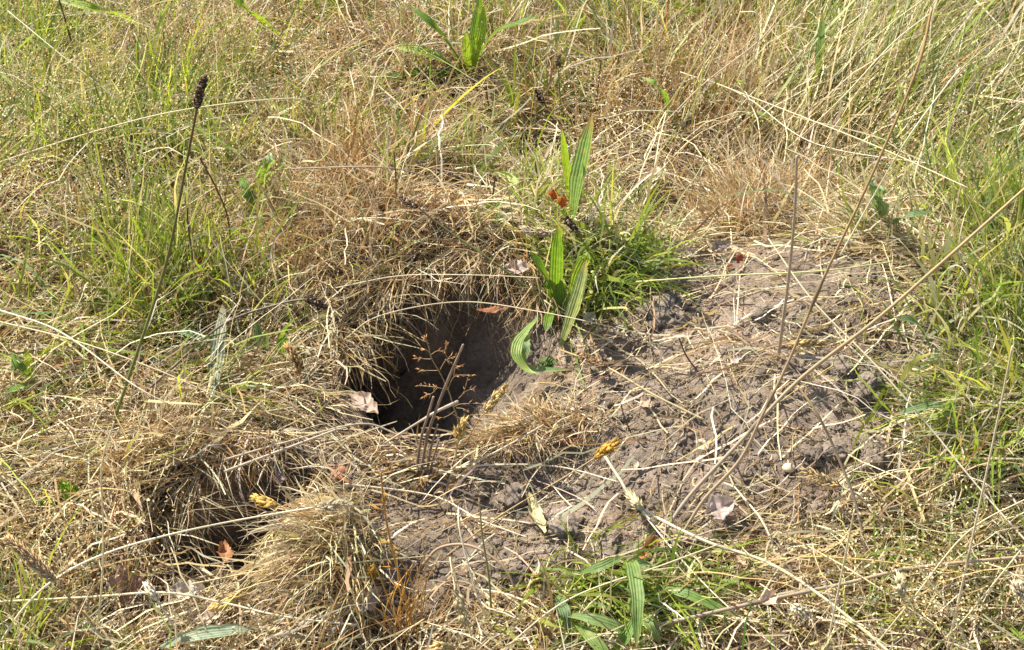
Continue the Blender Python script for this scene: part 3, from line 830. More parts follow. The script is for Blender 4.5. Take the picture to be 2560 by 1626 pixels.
yh('pale drooping seed head among orange dry stems at the lower edge', [(1190, 1640, .004), (1128, 1400, .06), (1137, 1470, .06), (1140, 1485, .058)], [(1138, 1482, .058), (1150, 1515, .05), (1160, 1555, .04)], .0042, 'vernal', (.70, .60, .34), PALE)
yh('tiny orange yellow head on a thin stem beside straw tussock', [(960, 1480, .004), (945, 1430, .03), (934, 1436, .034)], [(936, 1410, .04), (930, 1425, .036), (926, 1444, .03)], .0026, 'vernal', (.52, .32, .05))
yh('torn ochre seed head stub above white fibres beside the burrow', [(750, 1010, .002), (752, 960, .02), (748, 930, .03)], [(750, 935, .03), (740, 900, .045), (720, 868, .055)], .0034, 'vernal', (.52, .35, .15))
yh('cream seed head lying across the spoil at a thin brown straw', [(1890, 880, .008), (1930, 868, .012), (1966, 862, .014)], [(1966, 862, .014), (2005, 858, .015), (2052, 856, .012)], .0028, 'vernal', (.60, .46, .20))
yh('yellow head cut off at the bottom edge near orange stems', [(1180, 1640, .01), (1130, 1618, .03), (1120, 1614, .03)], [(1130, 1616, .03), (1100, 1618, .03), (1075, 1628, .025)], .0034, 'vernal', YEL2)
yh('small olive yellow head leaning by the broad green blades', [(1300, 1500, .004), (1320, 1470, .02), (1328, 1462, .025)], [(1326, 1464, .025), (1338, 1452, .03), (1352, 1468, .028)], .0022, 'vernal', (.45, .36, .12))
yh('long buff cylindrical grass head leaning over straw by the reddish dead leaf', [(290, 1640, .01), (215, 1540, .05), (150, 1470, .08), (136, 1452, .085)], [(138, 1454, .085), (80, 1400, .1), (14, 1342, .115)], .0048, 'panicle', (.72, .54, .30), (.42, .28, .15), .0009, G_PH)
yh('white feathery head laid over the drooping straw tussock on a long arching stalk', [(-20, 1640, .02), (60, 1520, .06), (150, 1440, .08), (270, 1382, .09), (420, 1338, .095), (600, 1300, .09), (790, 1268, .075)], [(785, 1270, .075), (830, 1264, .073), (880, 1260, .068)], .0030, 'loose', (.72, .64, .46), PALE2, .0010, G_PH)
yh('fluffy beige head lying along the top of the bright green tuft', [(1460, 610, .03), (1400, 590, .045), (1384, 586, .05)], [(1386, 586, .05), (1348, 580, .052), (1306, 574, .052)], .0036, 'panicle', (.58, .48, .33), PALE, .0008, G_PH)
yh('straw coloured drooping head over dug earth on a bent grey-green blade', [(2170, 1262, .006), (2140, 1235, .03), (2100, 1216, .034)], [(2104, 1218, .034), (2060, 1200, .035), (2008, 1178, .03)], .0030, 'loose', (.56, .43, .22), (.5, .47, .33), .0009, G_PH)
yh('white bristly tuft on a thin straw crossing a thick tan stalk', [(1900, 1460, .03), (1960, 1500, .04), (1985, 1518, .042)], [(1978, 1512, .042), (1996, 1524, .044), (2018, 1536, .044)], .0032, 'loose', (.78, .70, .52), PALE, .0006, G_PH)
yh('white seed tuft at the picture edge beside pale long straws', [(2568, 1560, .03), (2556, 1500, .05)], [(2556, 1495, .05), (2548, 1478, .055), (2545, 1462, .058)], .0034, 'loose', (.78, .70, .54), PALE, .0006, G_PH)
yh('small pale bud head on a straight straw above dark dead grass', [(2312, 1650, .006), (2280, 1560, .05), (2258, 1490, .08)], [(2259, 1492, .08), (2254, 1472, .086), (2252, 1452, .09)], .0028, 'vernal', (.70, .62, .40), PALE, .0008, G_PH)
yh('cream swelling head on the white kinked stalk that crosses the bare soil', [(1625, 1300, .02), (1612, 1284, .021), (1605, 1277, .021)], [(1606, 1278, .021), (1590, 1258, .022), (1576, 1240, .02)], .0026, 'vernal', (.72, .64, .38), PALE2, .0010, G_PH)
yh('whitish bud ended straw slanting across the reddish dead leaf', [(480, 1640, .006), (430, 1560, .035), (392, 1500, .055)], [(394, 1503, .055), (384, 1488, .06), (374, 1472, .064)], .0022, 'vernal', (.74, .66, .5), PALE2, .0009, G_PH)

# ---- long straws one can follow by eye
G_S = 'long single straws'
def straw(label, pts, w=.0011, c=PALE, c1=None, taper=.75, nodes=(), name='long_straw'):
    if w < .00135: w *= .80
    stalk(name, 'straw', label, pts, w, w * taper, c, c1, None, G_S, nodes)
straw('thick tan stalk rising steeply from the straw edge below the spoil to the upper grass', [(1700, 1345, .004), (1760, 1250, .04), (1850, 1150, .08), (1905, 1040, .12), (1967, 914, .16), (2062, 690, .23), (2170, 460, .30), (2290, 180, .37), (2330, 20, .41)], .0016, (.46, .36, .25), (.50, .31, .11), .6, (.42, .6))
straw('thickest ochre stalk slanting from the spoil over the green bank', [(1640, 1370, .004), (1716, 1250, .03), (1850, 1105, .06), (1996, 952, .10), (2183, 806, .16), (2351, 660, .21), (2497, 530, .25), (2620, 420, .28)], .0019, (.42, .34, .26), (.52, .35, .13), .6, (.33,))
straw('upright brownish grey stem standing on the spoil below the trampled dry tuft', [(1945, 900, .003), (1958, 800, .06), (1972, 690, .11), (1987, 530, .18), (1992, 390, .24)], .0016, (.44, .34, .24), (.50, .40, .27), .6)
straw('ochre stem leaning back from the grass edge toward the crossing stalks on the spoil', [(2168, 1400, .003), (2140, 1260, .04), (2085, 1120, .07), (2040, 1030, .09), (1994, 965, .10)], .0014, (.34, .27, .2), (.50, .33, .14), .7)
straw('long horizontal tan stalk across the bottom grass with a kinked leaf', [(1640, 1565, .03), (1884, 1508, .04), (2108, 1460, .05), (2295, 1419, .055), (2580, 1390, .06)], .0017, (.36, .27, .19), (.50, .38, .22), .8, (.25, .7))
straw('orange yellow straw curving over the tan stalk in the bottom grass', [(1880, 1410, .02), (2019, 1393, .03), (2183, 1402, .04), (2407, 1434, .05), (2580, 1482, .05)], .0010, (.60, .44, .14))
straw('white kinked stalk running from the golden head down to the lower grass', [(1504, 1128, .03), (1548, 1196, .02), (1600, 1268, .02), (1761, 1352, .03), (1922, 1408, .04), (2071, 1504, .05), (2240, 1645, .06)], .00135, PALE2, (.62, .54, .32), .9, (.25, .55))
straw('white upright straw crossing the tan stalk beside the grassy edge', [(2362, 1650, .02), (2400, 1486, .08), (2437, 1318, .14), (2493, 1056, .22), (2531, 866, .28)], .0013, PALE2, PALE, .7, (.4,))
straw('pale straw standing beneath the tip of the leaning ochre stem', [(2062, 1645, .01), (2105, 1430, .09), (2136, 1275, .15)], .0011, PALE2, PALE, .8)
straw('very long straight pale straw slanting over the spoil toward the grassy bank', [(2580, 1370, .05), (2445, 1217, .06), (2314, 1056, .07), (2183, 907, .08), (2034, 754, .08), (1921, 597, .09)], .0010, PALE2, PALE, .8)
straw('straight pale straw passing under the orange leaf to the bottom edge', [(1590, 1262, .02), (1697, 1392, .025), (1810, 1508, .03), (1970, 1645, .03)], .0009, PALE2)
straw('long white straw lying flat beneath the reddish dead leaf', [(-20, 1506, .04), (224, 1493, .045), (411, 1482, .05), (561, 1508, .05), (710, 1542, .045), (890, 1563, .035)], .0012, (.70, .62, .38), PALE2, .9, (.5,))
straw('thin upright cream straw crossing the arching stalk by the reddish dead leaf', [(232, 1650, .01), (254, 1467, .08), (258, 1318, .14), (254, 1168, .2), (285, 1055, .24)], .0010, (.68, .60, .34), PALE2, .7)
straw('long thin straw slanting over the upper left grass', [(396, 340, .03), (351, 295, .05), (168, 150, .09), (20, 28, .12)], .0009, PALE2)
straw('pale straw arching past the tall dark seed head', [(-20, 412, .05), (224, 333, .10), (449, 277, .13), (710, 247, .12), (800, 262, .1)], .0010, (.66, .57, .34))
straw('dull brown straw arching behind the burrow rise', [(540, 448, .04), (660, 428, .06), (830, 419, .07), (987, 422, .07), (1129, 462, .05)], .0010, (.36, .27, .18))
straw('pale straw lying over the burrow rim toward the green tuft', [(860, 850, .02), (950, 790, .045), (1150, 755, .05), (1350, 780, .05), (1550, 822, .045)], .0008, PALE, (.60, .52, .34))
straw('pale straw crossing the back lip of the burrow', [(840, 720, .05), (1000, 690, .055), (1180, 688, .06), (1350, 695, .06)], .0007, PALE2)
straw('green yellow straw running level above the spoil to the bank', [(1590, 705, .03), (1800, 690, .05), (2050, 678, .06), (2230, 655, .07)], .0010, (.50, .52, .20))
straw('short white straw propped upright on the spoil near the straw pile', [(1752, 832, .003), (1745, 785, .03)], .0011, PALE2)
straw('white straw bent into a hook above the dug earth', [(1850, 690, .01), (1840, 815, .012), (1834, 745, .03)], .0008, PALE2)
straw('dry stalk lying from the burrow lip across the straw toward the stick cluster', [(560, 1150, .03), (700, 1110, .03), (900, 1060, .03), (1000, 1090, .02)], .0012, (.56, .46, .32))
straw('pale stick lying above the second hollow', [(560, 1180, .03), (640, 1150, .032), (760, 1105, .03), (880, 1060, .03)], .0014, (.52, .43, .31), (.60, .50, .36))
straw('pale straw lying over bare soil between stick cluster and golden head', [(1140, 1170, .01), (1250, 1162, .012), (1400, 1168, .012), (1548, 1206, .01)], .0011, PALE2)
straw('long straw lying on the lower soil with its end near the torn straw leaf', [(860, 1210, .015), (1080, 1240, .012), (1200, 1300, .012), (1320, 1345, .008)], .0011, PALE2)
straw('thick brown straw arching over the lower soil', [(1050, 1420, .006), (1100, 1370, .02), (1180, 1366, .028), (1260, 1420, .024), (1300, 1505, .006)], .0014, (.44, .32, .2), (.34, .21, .12))
straw('dry straw slanting from the stick cluster to the matted mound', [(1140, 1175, .006), (1240, 1130, .025), (1360, 1062, .03)], .0012, (.60, .50, .36))
straw('white crooked straw at the lower soil edge beside pale head', [(1240, 1600, .004), (1190, 1480, .04), (1150, 1330, .07), (1146, 1270, .08)], .0010, PALE2)
straw('pale straw bridging the bottom grass to the orange leaf', [(1240, 1640, .02), (1420, 1500, .04), (1660, 1412, .05), (1800, 1360, .05)], .0010, (.66, .58, .36))
straw('green stem with ragged ochre top standing by the thick arching straw', [(1230, 1560, .003), (1222, 1440, .04), (1206, 1340, .08), (1198, 1250, .11)], .0011, (.16, .22, .05), (.42, .30, .12))
straw('yellowish straw crossing straw tussock toward the lower soil', [(480, 1460, .04), (700, 1420, .05), (900, 1405, .045), (1080, 1390, .03)], .0009, (.64, .54, .28))
straw('long white straw drooping from the left edge over the flattened straw', [(-20, 770, .08), (150, 830, .08), (330, 960, .06), (420, 1010, .04)], .0011, PALE2)
straw('pale straw slanting across flattened straw below the grey stalk', [(-20, 800, .06), (180, 850, .07), (380, 920, .06), (560, 1000, .04)], .0009, PALE)
straw('cream straw leaning over the upper straw toward the green bank', [(1960, 380, .03), (2100, 250, .1), (2230, 110, .15), (2330, 30, .18)], .0010, PALE2)
straw('pale bundle straw bowing over the bank grass', [(2100, 640, .03), (2190, 480, .1), (2280, 330, .16), (2400, 170, .2)], .0010, PALE2)
straw('white straw standing upright in the upper grass past the curved leaf', [(1870, 268, .03), (1885, 140, .1), (1893, 40, .15), (1850, 30, .15)], .0010, PALE2)
straw('tan straw leaning along the upper grass', [(1640, 330, .04), (1760, 210, .08), (1900, 100, .12), (1960, 20, .14)], .0010, (.58, .44, .28))
straw('pale kinked straw over the bank beside dark grass', [(2430, 940, .03), (2480, 870, .08), (2400, 640, .14), (2350, 565, .16)], .0009, PALE)
straw('long pale straw crossing upper dry grass to the bank', [(1780, 205, .08), (2000, 290, .1), (2200, 370, .1), (2420, 470, .1)], .0009, PALE)
straw('pale thin straw lying over trampled dry tuft', [(1700, 180, .06), (1860, 240, .07), (2040, 360, .07), (2360, 415, .07)], .0008, PALE2)
straw('white straw bent across the lower edge grass by the corner', [(2160, 1650, .02), (2280, 1500, .08), (2420, 1330, .12), (2580, 1240, .15)], .0010, PALE)
straw('pale straw across the corner grass with white tuft', [(2300, 1650, .02), (2400, 1560, .06), (2500, 1440, .1), (2580, 1340, .12)], .0010, (.66, .58, .34))
straw('pale straw running down from the corner grass', [(2440, 1640, .03), (2300, 1540, .05), (2150, 1440, .05), (2010, 1360, .03)], .0009, PALE)

# ---- broken dead stems standing by the burrow
root = thing('broken_stems', 'cluster of broken grey brown stems standing on the bare edge before the burrow', 'dead stems', hit(1050, 1180))
O = hit(1050, 1180)
for pts, r0, r1, lab in (([(1050, 1190, 0), (1072, 1080, .045), (1112, 970, .10), (1158, 862, .155)], .0015, .0010, None),
                         ([(1040, 1190, 0), (1052, 1100, .04), (1070, 1040, .065), (1084, 992, .085)], .0014, .0010, None),
                         ([(1066, 1188, 0), (1078, 1120, .03), (1094, 1062, .055)], .0013, .0009, None),
                         ([(1075, 1188, 0), (1085, 1140, .02), (1098, 1100, .035)], .0012, .0008, None),
                         ([(960, 1110, .02), (1040, 1060, .05), (1090, 1030, .06), (1145, 1004, .06)], .0008, .0015, 'pale split stem lying across the upright ones')):
    W = path(pts); P = spline(W, 24); a = Acc()
    n = np.random.default_rng(int(pts[0][0])).normal(0, .12, (24, 1))
    tube(a, P, np.linspace(r0, r1, 24), np.array([.30, .21, .145] if lab is None else [.56, .46, .34]) * (1 + n), 7)
    o = link('stem', a.mesh('stem', M_STALK, True, O), root)
    if lab: o['label'] = lab
# frayed dead leaf bases at the foot
a = Acc()
N = 70; th = rng.random(N) * 6.28
rt = np.stack([O.x + rng.normal(0, .016, N), O.y + rng.normal(0, .012, N), np.full(N, O.z)], -1)
c = pick(DUN + WARM, N) * .8
v, f, cc = blades(rt, th, rng.uniform(.2, 1.3, N), rng.uniform(.01, .035, N), rng.random(N), rng.normal(0, .6, N), rng.uniform(.001, .0025, N), c, c, 4)
a.add(v, f, None, cc)
link('leaf_base', a.mesh('leaf_base', M_DRY, True, O), root)

# ---- bent grass panicle in front of the burrow
ZO, ZS = (860, 720), .2492
def z3(x, y, h): return (ZO[0] + x * ZS, ZO[1] + y * ZS, h)
main = [(1150, 1115, .0), z3(1145, 1340, .028), z3(1100, 1200, .05), z3(1050, 1040, .075), z3(960, 850, .11), z3(880, 710, .135), z3(850, 590, .15)]
O = hit(1150, 1115)
root = thing('branched_grass_panicle', 'delicate branched panicle with orange spikelets standing before the burrow mouth', 'seed head', O)
a = Acc(); W = path(main); tube(a, spline(W, 40), np.linspace(.0006, .0004, 40), np.array([.34, .26, .13]), 5)
sp = Acc(); r3 = np.random.default_rng(4)
BR = [([(945, 830, .112), (830, 830, .112), (770, 830, .112)], 4), ([(965, 820, .112), (1020, 730, .125), (1110, 690, .13)], 5), ([(875, 715, .135), (800, 712, .135), (725, 700, .136)], 4),
      ([(875, 670, .14), (930, 635, .145), (975, 640, .145)], 3), ([(1000, 660, .13), (1010, 640, .14), (1030, 560, .15)], 5), ([(850, 600, .15), (830, 540, .16), (820, 500, .165)], 4),
      ([(860, 650, .142), (835, 630, .146), (800, 620, .148)], 2), ([(1040, 1025, .077), (1110, 890, .098), (1280, 875, .1)], 4), ([(1100, 900, .098), (1120, 800, .11), (1190, 790, .115)], 4),
      ([(1040, 1025, .077), (930, 1000, .08), (755, 975, .08)], 6), ([(935, 1005, .08), (880, 1060, .074), (810, 1085, .072)], 4), ([(1150, 1110, .06), (1200, 1050, .07), (1240, 910, .09)], 5),
      ([(1200, 1050, .07), (1240, 1030, .075), (1280, 1015, .075)], 2), ([(1110, 1190, .05), (1180, 1165, .054), (1380, 1160, .055)], 4), ([(1130, 1205, .05), (1180, 1210, .05), (1230, 1225, .05)], 2),
      ([(1120, 1230, .045), (1030, 1290, .04), (940, 1310, .04)], 4), ([(1140, 1330, .03), (1230, 1300, .04), (1270, 1280, .045)], 3), ([(1010, 650, .13), (1060, 740, .12), (1120, 800, .112)], 3)]
for pts, ns in BR:
    W = path([z3(*p) for p in pts]); P = spline(W, 14)
    tube(a, P, np.linspace(.00035, .00025, 14), np.array([.40, .28, .14]), 4)
    T, S, U = frames(P)
    for k in range(ns):
        i = 13 - int(k * 9 / ns)
        for m in range(2):
            d = T[min(i, 12)] + r3.normal(0, .45, 3); d /= np.linalg.norm(d)
            s = np.cross(d, r3.normal(0, 1, 3)); s /= np.linalg.norm(s)
            scale_piece(sp, P[i], d, s, np.cross(s, d), r3.uniform(.003, .0065), r3.uniform(.0007, .0014), np.array([.60, .36, .16]) * (1 + r3.normal(0, .15)))
link('stem', a.mesh('stem', M_STALK, True, O), root)
link('spikelets', sp.mesh('spikelets', M_HEAD, False, O), root)

# ---- orange dry plant at the lower edge
O = hit(1010, 1600)
root = thing('orange_dry_plant', 'wiry orange dry plant with tangled thin stems at the lower edge', 'dry plant', O)
a = Acc()
tube(a, spline(path([(1040, 1600, 0), (1015, 1500, .045), (985, 1390, .09), (962, 1280, .13), (952, 1180, .165)]), 40), np.linspace(.0011, .0007, 40), np.array([.48, .27, .07]), 6)
for k in range(34):
    bx = rng.normal(1000, 38); tx = bx + rng.normal(0, 75); ty = rng.uniform(1330, 1560); h = (1600 - ty) * .0005
    tube(a, spline(path([(bx, rng.uniform(1570, 1640), 0), ((bx + tx) / 2 + rng.normal(0, 18), (1600 + ty) / 2, h * .5), (tx, ty, h)]), 14), np.linspace(.0006, .0003, 14), np.array([.64, .38, .10]) * rng.uniform(.7, 1.25), 4)
link('stem', a.mesh('stem', M_STALK, True, O), root)
lf = Acc()
for (px, py, h) in ((952, 1185, .16), (962, 1260, .135), (978, 1360, .1), (985, 1420, .075), (1000, 1480, .05), (960, 1285, .13)):
    p = np.array(hit(px, py, h))
    for m in range(3):
        d = np.array([rng.normal(0, 1), rng.normal(0, .6), rng.uniform(.1, .8)]); d /= np.linalg.norm(d)
        s = np.cross(d, [0.3, .9, .2]); s /= np.linalg.norm(s)
        scale_piece(lf, p, d, s, np.cross(s, d), rng.uniform(.008, .016), .0022, np.array([.55, .31, .07]) * rng.uniform(.8, 1.2))
link('leaf', lf.mesh('leaf', M_HEAD, False, O), root)

# ------------------------------------------------------------------ broad leaves
def leaf_strip(acc, pts, wid, col, fold=.35, twist=0., vein=5, n=26, tipc=None, wob=.0):
    """ribbed strap leaf along 3D points"""
    P = spline(pts, n); T, S, U = frames(P)
    m = 4 * vein + 1
    u = np.linspace(-1, 1, m)
    t = np.linspace(0, 1, n)
    pw = np.interp(t, [0, .12, .45, .75, .92, 1], [.28, .55, 1, .85, .4, .03])
    tw = twist * (t - .3)
    cs, sn = np.cos(tw)[:, None], np.sin(tw)[:, None]
    S2 = S * cs + U * sn; U2 = -S * sn + U * cs
    off = fold * np.abs(u)[None] * np.ones((n, 1)) - .07 * np.cos(u * np.pi * vein)[None] + wob * np.sin(t * 19 + 1)[:, None] * u[None] ** 2
    V = P[:, None] + (wid * .5 * pw)[:, None, None] * (u[None, :, None] * S2[:, None] + off[..., None] * U2[:, None])
    c = np.array(col)
    rib = .5 - .5 * np.cos(u * np.pi * vein)
    C = c[None, None] * (1.22 - .4 * rib)[None, :, None] * np.ones((n, m, 1))
    rs = np.random.default_rng(int(abs(P[0, 0] + P[-1, 1]) * 1e5) % 99991)
    V += (rs.normal(0, .02, (n, 1, 1)) * (u ** 2)[None, :, None] * S2[:, None]) * wid
    brown = np.clip(sstep(rs.uniform(.75, .97), 1.02, t)[:, None] + .35 * (rs.random((n, 1)) < .12) * (np.abs(u) > .7)[None], 0, 1)[..., None] if tipc is None else 0
    C = C * (1 - brown) + np.array([.40, .27, .12]) * brown
    if tipc is not None:
        k = sstep(.72, 1, t)[:, None, None]; C = C * (1 - k) + np.array(tipc)[None, None] * k
    i = np.arange(n - 1)[:, None] * m + np.arange(m - 1)[None]
    acc.add(V.reshape(-1, 3), np.stack([i, i + 1, i + m + 1, i + m], -1).reshape(-1, 4), None, C.reshape(-1, 3))

LG, LY, LB, LP, LW = (.15, .25, .04), (.26, .36, .04), (.17, .25, .11), (.40, .44, .24), (.55, .58, .42)
def plantain(label, leaves, name='plantain_plant', group='broad-leaved plantain plants', cat='plant'):
    leaves = [(p, w * .78 if w > .012 else w, *q) for p, w, *q in leaves]
    O = hit(leaves[0][0][0][0], leaves[0][0][0][1])
    root = thing(name, label, cat, O, group)
    for pts, wid, col, *rest in leaves:
        kw = rest[0] if rest else {}
        a = Acc(); leaf_strip(a, path(pts), wid, col, **kw)
        link('leaf', a.mesh('leaf', M_LEAF, True, O), root)
    return root

plantain('large far plantain rosette with leaves spreading from dry grass at the top', [
    ([(1172, 190, .01), (1120, 110, .06), (1075, 60, .085), (1022, 14, .09)], .017, LG),
    ([(1172, 190, .01), (1100, 150, .045), (1050, 130, .05), (985, 118, .04)], .019, LY, {'twist': .6}),
    ([(1175, 195, .01), (1090, 180, .025), (1000, 190, .03), (905, 212, .02)], .014, LG),
    ([(1176, 190, .01), (1166, 140, .05), (1165, 80, .09)], .014, LY),
    ([(1178, 190, .01), (1230, 90, .07), (1290, 62, .09), (1350, 38, .1)], .014, LG),
    ([(1180, 190, .01), (1185, 90, .08), (1200, -10, .13)], .014, LG),
    ([(1180, 190, .01), (1200, 100, .08), (1212, 10, .12)], .012, LY),
    ([(1172, 195, .01), (1120, 165, .03), (1090, 140, .04), (1020, 105, .035)], .012, LB)])
plantain('bright ribbed leaf arching along the top edge near the dark stem', [([(350, 70, .02), (300, 40, .06), (230, 22, .085), (120, -6, .09)], .020, LY, {'twist': .4})])
plantain('bright broad leaf slanting from the top edge into brown grass', [([(710, 100, .02), (660, 60, .06), (610, 20, .09), (560, -30, .11)], .020, LY)])
plantain('small folded plantain whose shiny tip shows silvery white', [
    ([(648, 510, .01), (656, 460, .04), (668, 420, .07), (676, 382, .085)], .020, (.2, .30, .05), {'tipc': (.62, .68, .55), 'fold': .7}),
    ([(635, 545, .01), (625, 500, .04), (612, 460, .05), (600, 440, .05)], .014, LG)])
plantain('upright pair of tall green plantain leaves rising behind the bright green tuft', [
    ([(1432, 545, .02), (1440, 470, .065), (1458, 380, .115), (1480, 288, .165)], .019, (.20, .30, .12), {'fold': .25}),
    ([(1425, 520, .02), (1420, 450, .06), (1412, 390, .09), (1405, 322, .125)], .008, LY)])
plantain('yellow green blade curving up out of dry litter behind the green tuft', [([(1335, 505, .01), (1300, 470, .035), (1270, 440, .045), (1232, 428, .045)], .008, (.36, .44, .12))])
plantain('bent plantain leaf hooking over in the upper dry grass', [
    ([(1672, 300, .01), (1664, 250, .05), (1640, 215, .075), (1602, 192, .075)], .013, (.20, .31, .05)),
    ([(1690, 330, .01), (1680, 300, .03), (1664, 276, .04)], .014, (.30, .38, .22)),
    ([(1730, 330, .01), (1715, 290, .03), (1700, 240, .05)], .010, LB)])
plantain('cluster of upright dark green plantain leaves growing from the bright green tuft', [
    ([(1385, 775, .01), (1375, 720, .045), (1350, 670, .07), (1325, 628, .085)], .017, (.14, .25, .03)),
    ([(1395, 785, .01), (1390, 720, .05), (1392, 640, .10), (1396, 560, .14)], .017, (.16, .27, .03)),
    ([(1405, 785, .01), (1402, 740, .04), (1400, 700, .06)], .016, LG),
    ([(1420, 770, .02), (1440, 700, .06), (1462, 650, .085), (1470, 630, .09)], .012, LY),
    ([(1400, 870, .004), (1425, 800, .04), (1450, 720, .08), (1465, 650, .11)], .012, (.32, .37, .2)),
    ([(1378, 770, .01), (1370, 800, .03), (1365, 830, .03)], .010, LG)])
plantain('folded green strap leaf drooping over the burrow rim', [
    ([(1345, 795, .06), (1318, 825, .055), (1295, 855, .05), (1290, 890, .045), (1315, 925, .035), (1350, 938, .03)], .014, (.30, .40, .10), {'fold': .2, 'twist': .7}),
    ([(1318, 835, .05), (1316, 870, .045), (1308, 915, .03), (1345, 925, .025), (1430, 925, .02)], .010, (.25, .34, .13), {'fold': .3})])
plantain('grey green curled plantain on the bank side above the spoil', [
    ([(2200, 560, .01), (2190, 500, .06), (2182, 460, .085), (2172, 445, .09)], .018, LB, {'fold': .2}),
    ([(2205, 565, .01), (2205, 520, .05), (2196, 480, .07), (2178, 470, .06)], .018, (.26, .36, .16), {'twist': 1.2}),
    ([(2195, 575, .01), (2140, 540, .04), (2085, 522, .03)], .012, LB),
    ([(2190, 580, .01), (2150, 565, .02), (2115, 560, .02)], .014, LY),
    ([(2210, 575, .01), (2260, 545, .04), (2330, 530, .05)], .013, LB)])
plantain('large pale wilted plantain leaf propped in upper grass', [
    ([(2180, 110, .085), (2170, 150, .075), (2140, 190, .055), (2108, 232, .04)], .026, (.46, .50, .24), {'fold': .3, 'wob': .2}),
    ([(2100, 260, .01), (2098, 210, .04), (2100, 160, .07)], .014, LB),
    ([(2090, 250, .01), (2050, 200, .05), (2052, 110, .1), (2058, 30, .14)], .013, LB)])
plantain('wilted grey leaf lying pale on flattened straw near green clump', [([(530, 1000, .02), (538, 930, .035), (548, 850, .05), (560, 750, .06)], .018, (.26, .29, .18), {'fold': .1, 'wob': .3})])
plantain('three small plantain leaves standing in straw between the wilted leaf and the burrow', [
    ([(705, 910, .01), (702, 870, .03), (712, 830, .05), (738, 795, .07)], .013, LG, {'twist': .6}),
    ([(672, 900, .01), (650, 860, .03), (640, 800, .05)], .013, LB),
    ([(660, 905, .01), (664, 870, .03), (664, 820, .05)], .006, LB),
    ([(530, 860, .03), (480, 838, .035), (436, 826, .03)], .012, LB)])
plantain('loose clump of broad pale green leaves at the lower edge before the spoil', [
    ([(1560, 1430, .02), (1578, 1410, .05), (1592, 1500, .055), (1590, 1620, .04)], .012, (.20, .29, .08), {'fold': .35}),
    ([(1420, 1540, .03), (1470, 1548, .04), (1540, 1570, .035), (1600, 1600, .02)], .015, (.19, .28, .09)),
    ([(1440, 1560, .03), (1480, 1600, .035), (1530, 1660, .03)], .015, (.20, .28, .07)),
    ([(1392, 1490, .02), (1410, 1530, .03), (1425, 1590, .02)], .013, LB),
    ([(1640, 1420, .02), (1600, 1410, .045), (1580, 1440, .04)], .014, LB),
    ([(1640, 1470, .02), (1720, 1490, .035), (1850, 1545, .03)], .013, (.18, .28, .07)),
    ([(1520, 1650, .01), (1560, 1600, .03), (1590, 1540, .035)], .013, (.17, .28, .05)),
    ([(1430, 1440, .01), (1500, 1420, .03), (1560, 1390, .03)], .010, (.17, .25, .08)),
    ([(1600, 1530, .02), (1625, 1560, .03), (1650, 1610, .02)], .010, (.22, .30, .1))])
plantain('grey green leaf lying flat in straw at the bottom by the drooping tussock', [([(400, 1620, .02), (480, 1590, .03), (560, 1578, .035), (650, 1572, .03)], .017, (.34, .42, .28), {'fold': .15})])
plantain('small dark green leaf pair in straw above the reddish dead leaf', [
    ([(180, 1270, .01), (165, 1230, .03), (155, 1195, .045)], .016, (.12, .23, .03)), ([(195, 1275, .01), (192, 1240, .02), (185, 1210, .03)], .016, (.13, .24, .03)), ([(130, 1290, .01), (110, 1260, .02), (95, 1240, .02)], .008, LG)])
plantain('bright green leaves low at the left margin of flattened straw', [
    ([(90, 960, .02), (60, 965, .03), (10, 985, .03)], .013, (.18, .30, .05)), ([(70, 940, .02), (50, 920, .04), (30, 880, .05)], .011, LG), ([(75, 960, .01), (70, 910, .03), (62, 870, .05)], .008, LY)])
plantain('small green leaves beneath a dry grass arch between the two bare patches', [
    ([(1240, 560, .01), (1245, 525, .02), (1265, 500, .03)], .013, LG), ([(1230, 560, .01), (1225, 520, .02), (1215, 495, .03)], .010, LY), ([(1245, 560, .01), (1290, 520, .02), (1320, 505, .02)], .009, LB)])
plantain('broad green leaves lying in the upper bank grass near the wilted leaf', [
    ([(1960, 215, .03), (1990, 205, .05), (2040, 200, .05)], .014, (.24, .36, .05)), ([(1850, 280, .02), (1890, 290, .04), (1960, 300, .03)], .020, (.36, .42, .13)),
    ([(2090, 290, .02), (2140, 250, .05), (2160, 250, .045)], .012, LB), ([(2260, 340, .02), (2220, 350, .04), (2160, 380, .04)], .015, LG)])
plantain('pale speckled leaves in the grass top between far rosette and curved leaf', [
    ([(1440, 80, .02), (1455, 50, .05), (1468, 35, .06)], .014, LY), ([(1520, 85, .02), (1505, 65, .04), (1492, 52, .045)], .016, LB), ([(1560, 150, .02), (1540, 110, .03), (1475, 90, .03)], .012, LY),
    ([(1760, 60, .03), (1730, 30, .05), (1665, 8, .06)], .016, LY)])
plantain('narrow green plant leaning on the bank edge at the spoil', [
    ([(2330, 880, .01), (2290, 810, .05), (2235, 795, .06)], .010, LB), ([(2350, 960, .01), (2370, 1030, .03), (2300, 1045, .02)], .008, LY), ([(2400, 1010, .02), (2330, 1015, .04), (2230, 1040, .03)], .009, LB)])
plantain('tiny round-leaved green seedling at the foot of the burrow wall', [
    ([(1370, 925, .006), (1362, 905, .012), (1352, 898, .012)], .012, (.09, .15, .03)), ([(1372, 925, .006), (1380, 905, .012), (1388, 898, .012)], .011, (.08, .13, .03)), ([(1372, 926, .004), (1368, 915, .012), (1366, 905, .014)], .011, (.10, .16, .03))], 'green_seedling', 'broad-leaved plantain plants')

